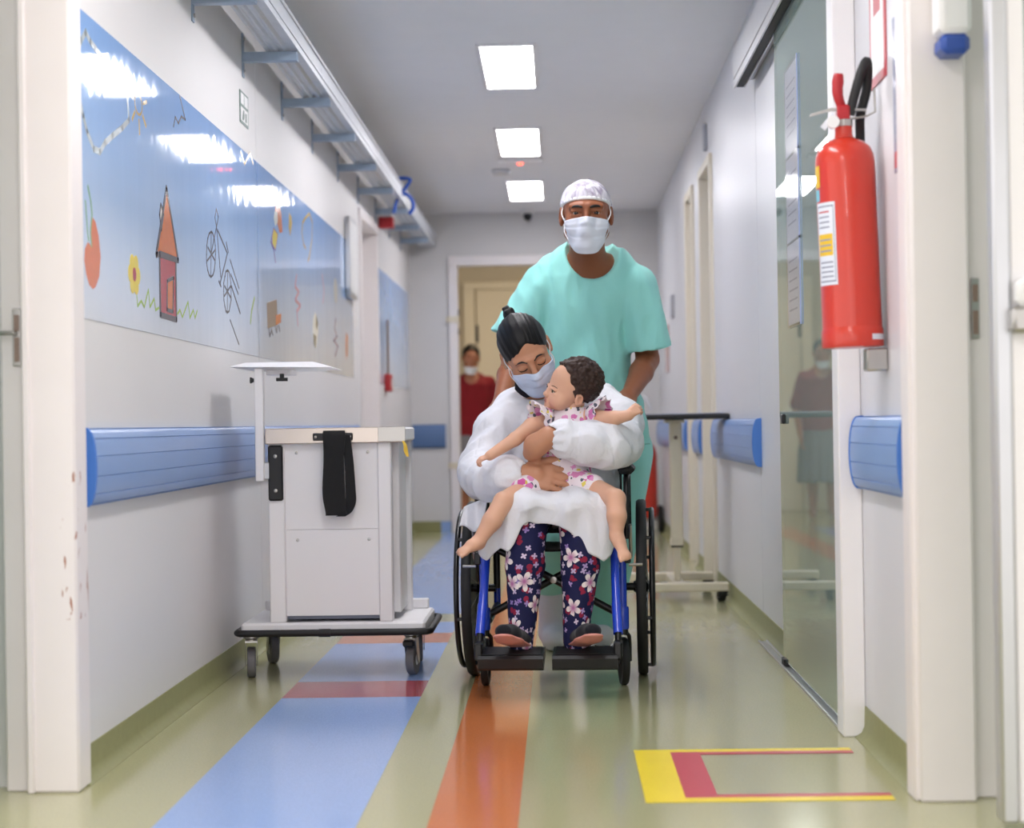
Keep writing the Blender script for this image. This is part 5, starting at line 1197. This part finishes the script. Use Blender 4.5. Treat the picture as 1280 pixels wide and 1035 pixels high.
for s, hl, toe in ((-1, (-.128, 6.315, .185), (-.180, 6.165, .228)), (1, (.055, 6.315, .185), (.100, 6.165, .226))):
    hl, toe = np.array(hl), np.array(toe); d_ = (toe - hl) / np.linalg.norm(toe - hl); up_ = np.array((0, .25, 1.0)); up_ -= d_ * up_.dot(d_); up_ /= np.linalg.norm(up_); ball = hl + (toe - hl) * .68
    W = Vol(np.minimum(hl, toe) - .07, np.maximum(hl, toe) + .07, .0035); W.path([hl, ball, toe], [.032, .037, .028], .012, (up_, .8)); W.cone(hl + up_ * .03, hl, .036, .034, .02)
    W.op(lambda x, y, z: -((x - hl[0]) * up_[0] + (y - hl[1]) * up_[1] + (z - hl[2]) * up_[2]) - .018, W.lo, W.lo + W.n * W.h, .003, 'i'); sh = sdf('shoe', W, 'black_cloth', mom, 2)
    W = Vol(np.minimum(hl, toe) - .07, np.maximum(hl, toe) + .07, .0035); o_ = up_ * -.021; W.path([hl + o_, ball + o_, toe + o_ + up_ * .004], [.037, .043, .035], .01, (up_, .22)); sdf('sole', W, 'pink_sole', sh, 2)

# ------------------------------------------------------------------ the baby on her lap
baby = thing('person', 'baby in pink floral dress sitting on the woman in the wheelchair, looking up at her', 'person', (.01, 6.48, .6))
HB = frame((.046, 6.50, .994), (-.915, -.36, .08), (.10, -.34, .93), .82)
hv = head_vol('baby'); v, q = hv.mesh(2)
B = Vol((-.36, 6.10, .41), (.29, 6.62, .98), .003)
B.cone((.058, 6.51, .955), (.045, 6.52, .90), .034, .038, .015)
B.loft([(.67, 0, 6.50, .085, .065), (.75, .005, 6.505, .078, .062), (.84, .028, 6.515, .072, .056), (.90, .04, 6.52, .06, .045)], .02)
B.path([(-.02, 6.50, .885), (-.085, 6.455, .872), (-.140, 6.405, .830), (-.222, 6.362, .778)], [.030, .027, .0225, .0165], .008); B.path([(.10, 6.50, .90), (.135, 6.455, .892), (.182, 6.405, .893), (.232, 6.385, .902)], [.030, .028, .024, .0175], .008)
hand(B, (-.218, 6.364, .780), (-.80, -.15, -.30), (-.25, -.35, .9), 1, .42, (30, 55, 40), 8, (.5, .6, -.3), .004); hand(B, (.228, 6.386, .902), (.55, .1, .35), (.1, -.8, .5), -1, .48, (45, 60, 40), 4, (.75, .45, -.4), .004)
for hp, kn, ca, an, ft, nn in (((-.06, 6.48, .678), (-.178, 6.31, .630), (-.215, 6.275, .57), (-.258, 6.262, .508), (-.316, 6.215, .470), (-.3, -.45, .8)), ((.07, 6.48, .678), (.182, 6.30, .634), (.184, 6.262, .58), (.182, 6.25, .520), (.208, 6.185, .450), (.3, -.75, .5))):
    B.path([hp, kn, ca, an], [.046, .032, .031, .0205], .010); an, ft = np.array(an), np.array(ft); d_ = ft - an; L_ = np.linalg.norm(d_); d_ /= L_; nn = np.array(nn, float); nn -= d_ * nn.dot(d_); nn /= np.linalg.norm(nn); sd_ = np.cross(d_, nn)
    B.cone(an + (0, .008, -.008), an + d_ * .03, .022, .021, .01); B.cone(an, ft - d_ * .012, .021, .018, .01, flat=(nn, .75)); B.cone(ft - d_ * .014 - sd_ * .008, ft - d_ * .014 + sd_ * .008, .014, .014, .008, flat=(nn, .8))
    for k in range(5): t_ = ft + sd_ * (.0185 - .0092 * k) * (1 if an[0] > 0 else -1) - d_ * (.001 + .0026 * k); B.cone(t_ - d_ * .010, t_ + d_ * .009, .0056 - .0004 * k, .0062 - .0006 * k, .0012)
make_obj('body', *join(B.mesh(1), (xf(HB, v), q)), 'skin_baby', baby, angle=180)
eyes(.0295, -.0795, -.0078, .0125, HB, (0, -1, .05)).build('eyeball', ['eye_white', 'iris'], baby, angle=180)
for s in (-1, 1):
    P, r = strip_on(hv, [(s * .016, .011), (s * .028, .0135), (s * .042, .010)], .0020, -.0006); MB().tube([xf(HB, p) for p in P], [.0012] * len(P), 5).build('eyebrow', 'hair_baby', baby, angle=180)
    MB().tube([xf(HB, (s * (.030 + .0145 * math.cos(a)), -.0925 + .010 * abs(math.cos(a)) ** 2, -.0072 + .0055 * math.sin(a))) for a in np.linspace(.1, math.pi - .1, 9)], .0016, 5).build('eyelashes', 'lash', baby, angle=180)
P, r = strip_on(hv, [(-.012, -.053), (-.005, -.0505), (.0, -.052), (.005, -.0505), (.012, -.053)], .003, -.001); MB().tube([xf(HB, p) for p in P], [.0028] * len(P), 6).build('lip', 'lips', baby, angle=180)
P, r = strip_on(hv, [(-.010, -.0600), (.0, -.0625), (.010, -.0600)], .003, -.001); MB().tube([xf(HB, p) for p in P], [.0034] * len(P), 6).build('lip', 'lips', baby, angle=180)
C = Vol((-.12, -.12, -.12), (.12, .15, .16), .003); C.ell((0, .020, .036), (.085, .106, .091), 0)
C.op(lambda x, y, z: (y + .040 + .42 * (z - .04)) * -1 + .0 * x + .10 * np.abs(x) * 0 if False else -(y * .93 + z * .36 + .018 - .12 * np.abs(x)), C.lo, C.lo + C.n * C.h, .01, 'i')
C.op(lambda x, y, z: -(z * .66 + y * .75 + .044) + 0 * x, C.lo, C.lo + C.n * C.h, .01, 'i')
for s in (-1, 1): C.ell((s * .086, .008, -.022), (.018, .020, .030), .004, 's')
C.disp(lambda x, y, z: .0060 * sn(x, y, z, 260, 51, 5) + .0050 * sn(x, y, z, 130, 52) - .002 - .004 * np.clip((y - .02) / .08, 0, 1))
rg = np.random.RandomState(5)
for _ in range(260):
    a, b = rg.uniform(-2.6, 2.6), rg.uniform(-.1, 1.5); p = np.array((.083 * math.sin(a) * math.cos(b), .020 + .104 * math.cos(a) * math.cos(b), .036 + .089 * math.sin(b)))
    if p[1] * .93 + p[2] * .36 > .010 and p[2] * .66 + p[1] * .75 > -.02: C.ell(p * rg.uniform(.98, 1.06), (.0085, .0085, .0075), .002)
v, q = C.mesh(1); make_obj('hair', xf(HB, v), q, 'hair_baby', baby, angle=180, attrs={'pat': v})
W = Vol((-.16, 6.36, .62), (.17, 6.64, .97), .0038)
W.loft([(.655, -.002, 6.495, .118, .088), (.70, .0, 6.50, .112, .086), (.76, .006, 6.505, .094, .076), (.83, .026, 6.515, .088, .069), (.885, .04, 6.52, .088, .060), (.915, .046, 6.52, .07, .05), (.935, .05, 6.52, .05, .042)], .012); W.cone((-.055, 6.47, .675), (-.115, 6.40, .665), .058, .050, .02); W.cone((.06, 6.47, .675), (.10, 6.41, .665), .058, .050, .02)
W.disp(lambda x, y, z: .003 * sn(x, y, z * .6, 80, 61) + .0018 * np.sin(60 * x + 3 * sn(x, y, z, 40, 5)) * (z < .80)); W.ell((.052, 6.51, .955), (.042, .045, .03), .006, 's'); dress = sdf('dress', W, 'pink_floral', baby, 2)
for c, ax, r0, r1 in (((-.030, 6.488, .892), (-.80, -.45, .10), .036, .052), ((.112, 6.485, .902), (.75, -.5, .15), .036, .050)):
    A_ = frame(c, -np.array(ax), (0, 0, 1), 1.0); P = []
    for i in range(49):
        th = 2 * math.pi * i / 48; row = []
        for t in ln(0, 1, 7): rr = r0 + (r1 - r0) * t + .007 * t * math.sin(9 * th); y = .045 * t * (1.0 + .5 * math.sin(th)) + .005 * t * math.sin(9 * th + 1.5); row.append(xf(A_, (rr * math.cos(th), y, rr * math.sin(th))))
        P.append(row)
    MB().grid(np.array(P), 0, None, .0025).build('frill_sleeve', 'pink_floral', dress, angle=180)

# ------------------------------------------------------------------ the woman in the lobby doorway
wom = thing('person', 'woman in dark red top and grey skirt standing in the doorway beyond', 'person', (-.755, 17.55, 0))
HF = frame((-.765, 17.50, 1.475), (.1, -1, -.03), (.05, 0, 1), .95)
hv = head_vol('woman', .004); v, q = hv.mesh(1); O = np.array((-.755, 17.55, 0))
B = Vol((-1.1, 17.3, 0), (-.4, 17.8, 1.45), .009); B.cone((-.765, 17.53, 1.42), (-.76, 17.56, 1.3), .05, .055, .02); B.loft([(.8, -.755, 17.55, .15, .10), (1.0, -.755, 17.55, .13, .09), (1.22, -.755, 17.55, .15, .095), (1.32, -.757, 17.55, .10, .06)], .03)
for s in (-1, 1):
    sh = np.array((-.755 + s * .165, 17.55, 1.25)); el = sh + (s * .05, .03, -.28); wr_ = el + (-s * .02, -.10, -.22); B.path([sh, el, wr_], [.045, .037, .027], .02); hand(B, wr_, (0, -.2, -1), (s, 0, 0), 1, 1.0, (15, 20, 15), 3, (.8, .5, -.1)); B.path([(-.755 + s * .08, 17.55, .82), (-.755 + s * .085, 17.55, .45), (-.755 + s * .085, 17.57, .06)], [.085, .055, .036], .02); B.cone((-.755 + s * .085, 17.58, .035), (-.755 + s * .1, 17.44, .03), .034, .030, .02)
make_obj('body', *join(B.mesh(2), (xf(HF, v), q)), 'skin_wom', wom, angle=180)
eyes(.031, -.082, .002, .0125, HF).build('eyeball', ['eye_white', 'iris'], wom, angle=180)
for s in (-1, 1):
    P, r = strip_on(hv, [(s * .012, .021), (s * .03, .027), (s * .050, .018)], .004, .0); MB().tube([xf(HF, p) for p in P], r, 6).build('eyebrow', 'lash', wom, angle=180)
C = Vol((-.12, -.14, -.13), (.12, .16, .16), .005); C.ell((0, .014, .040), (.083, .103, .092), 0); C.ell((0, .07, -.01), (.06, .05, .07), .03); C.op(lambda x, y, z: np.maximum(np.sqrt((x / .062) ** 2 + ((z + .004) / .075) ** 2) - 1, (y + .03) * 12) * .06, (-.12, -.14, -.13), (.12, .0, .1), .006, 's'); C.op(lambda x, y, z: np.maximum(z + .02, y - .02) + 0 * x, (-.12, -.14, -.13), (.12, .02, .0), .006, 's')
v, q = C.mesh(1); make_obj('hair', xf(HF, v), q, 'hair_black', wom, angle=180, attrs={'pat': v})
mb, MP = face_mask(hv, HF, 60, -.088, -.080, -.155, -.115, .008, .001, 25, 13); mb.build('face_mask', 'mask_w', wom, angle=180)
W = Vol((-1.1, 17.3, .74), (-.4, 17.8, 1.36), .008); W.loft([(.78, -.755, 17.55, .20, .14), (.95, -.755, 17.55, .175, .125), (1.1, -.755, 17.55, .17, .13), (1.24, -.755, 17.55, .18, .115), (1.30, -.757, 17.55, .12, .08), (1.34, -.76, 17.55, .08, .06)], .02)
for s in (-1, 1): W.cone((-.755 + s * .15, 17.55, 1.255), (-.755 + s * .215, 17.57, 1.02), .062, .058, .03)
W.ell((-.76, 17.46, 1.33), (.07, .10, .09), .01, 's'); W.disp(lambda x, y, z: .004 * sn(x, y, z, 45, 71)); sdf('top', W, 'maroon', wom)
W = Vol((-1.1, 17.25, .28), (-.4, 17.85, .86), .01); W.loft([(.32, -.755, 17.55, .22, .19), (.6, -.755, 17.55, .21, .17), (.80, -.755, 17.55, .18, .13), (.84, -.755, 17.55, .16, .11)], .02); W.disp(lambda x, y, z: .009 * np.sin(14 * np.arctan2(x + .755, y - 17.55)) * np.clip((.85 - z) / .4, 0, 1)); sdf('skirt', W, 'grey_skirt', wom)
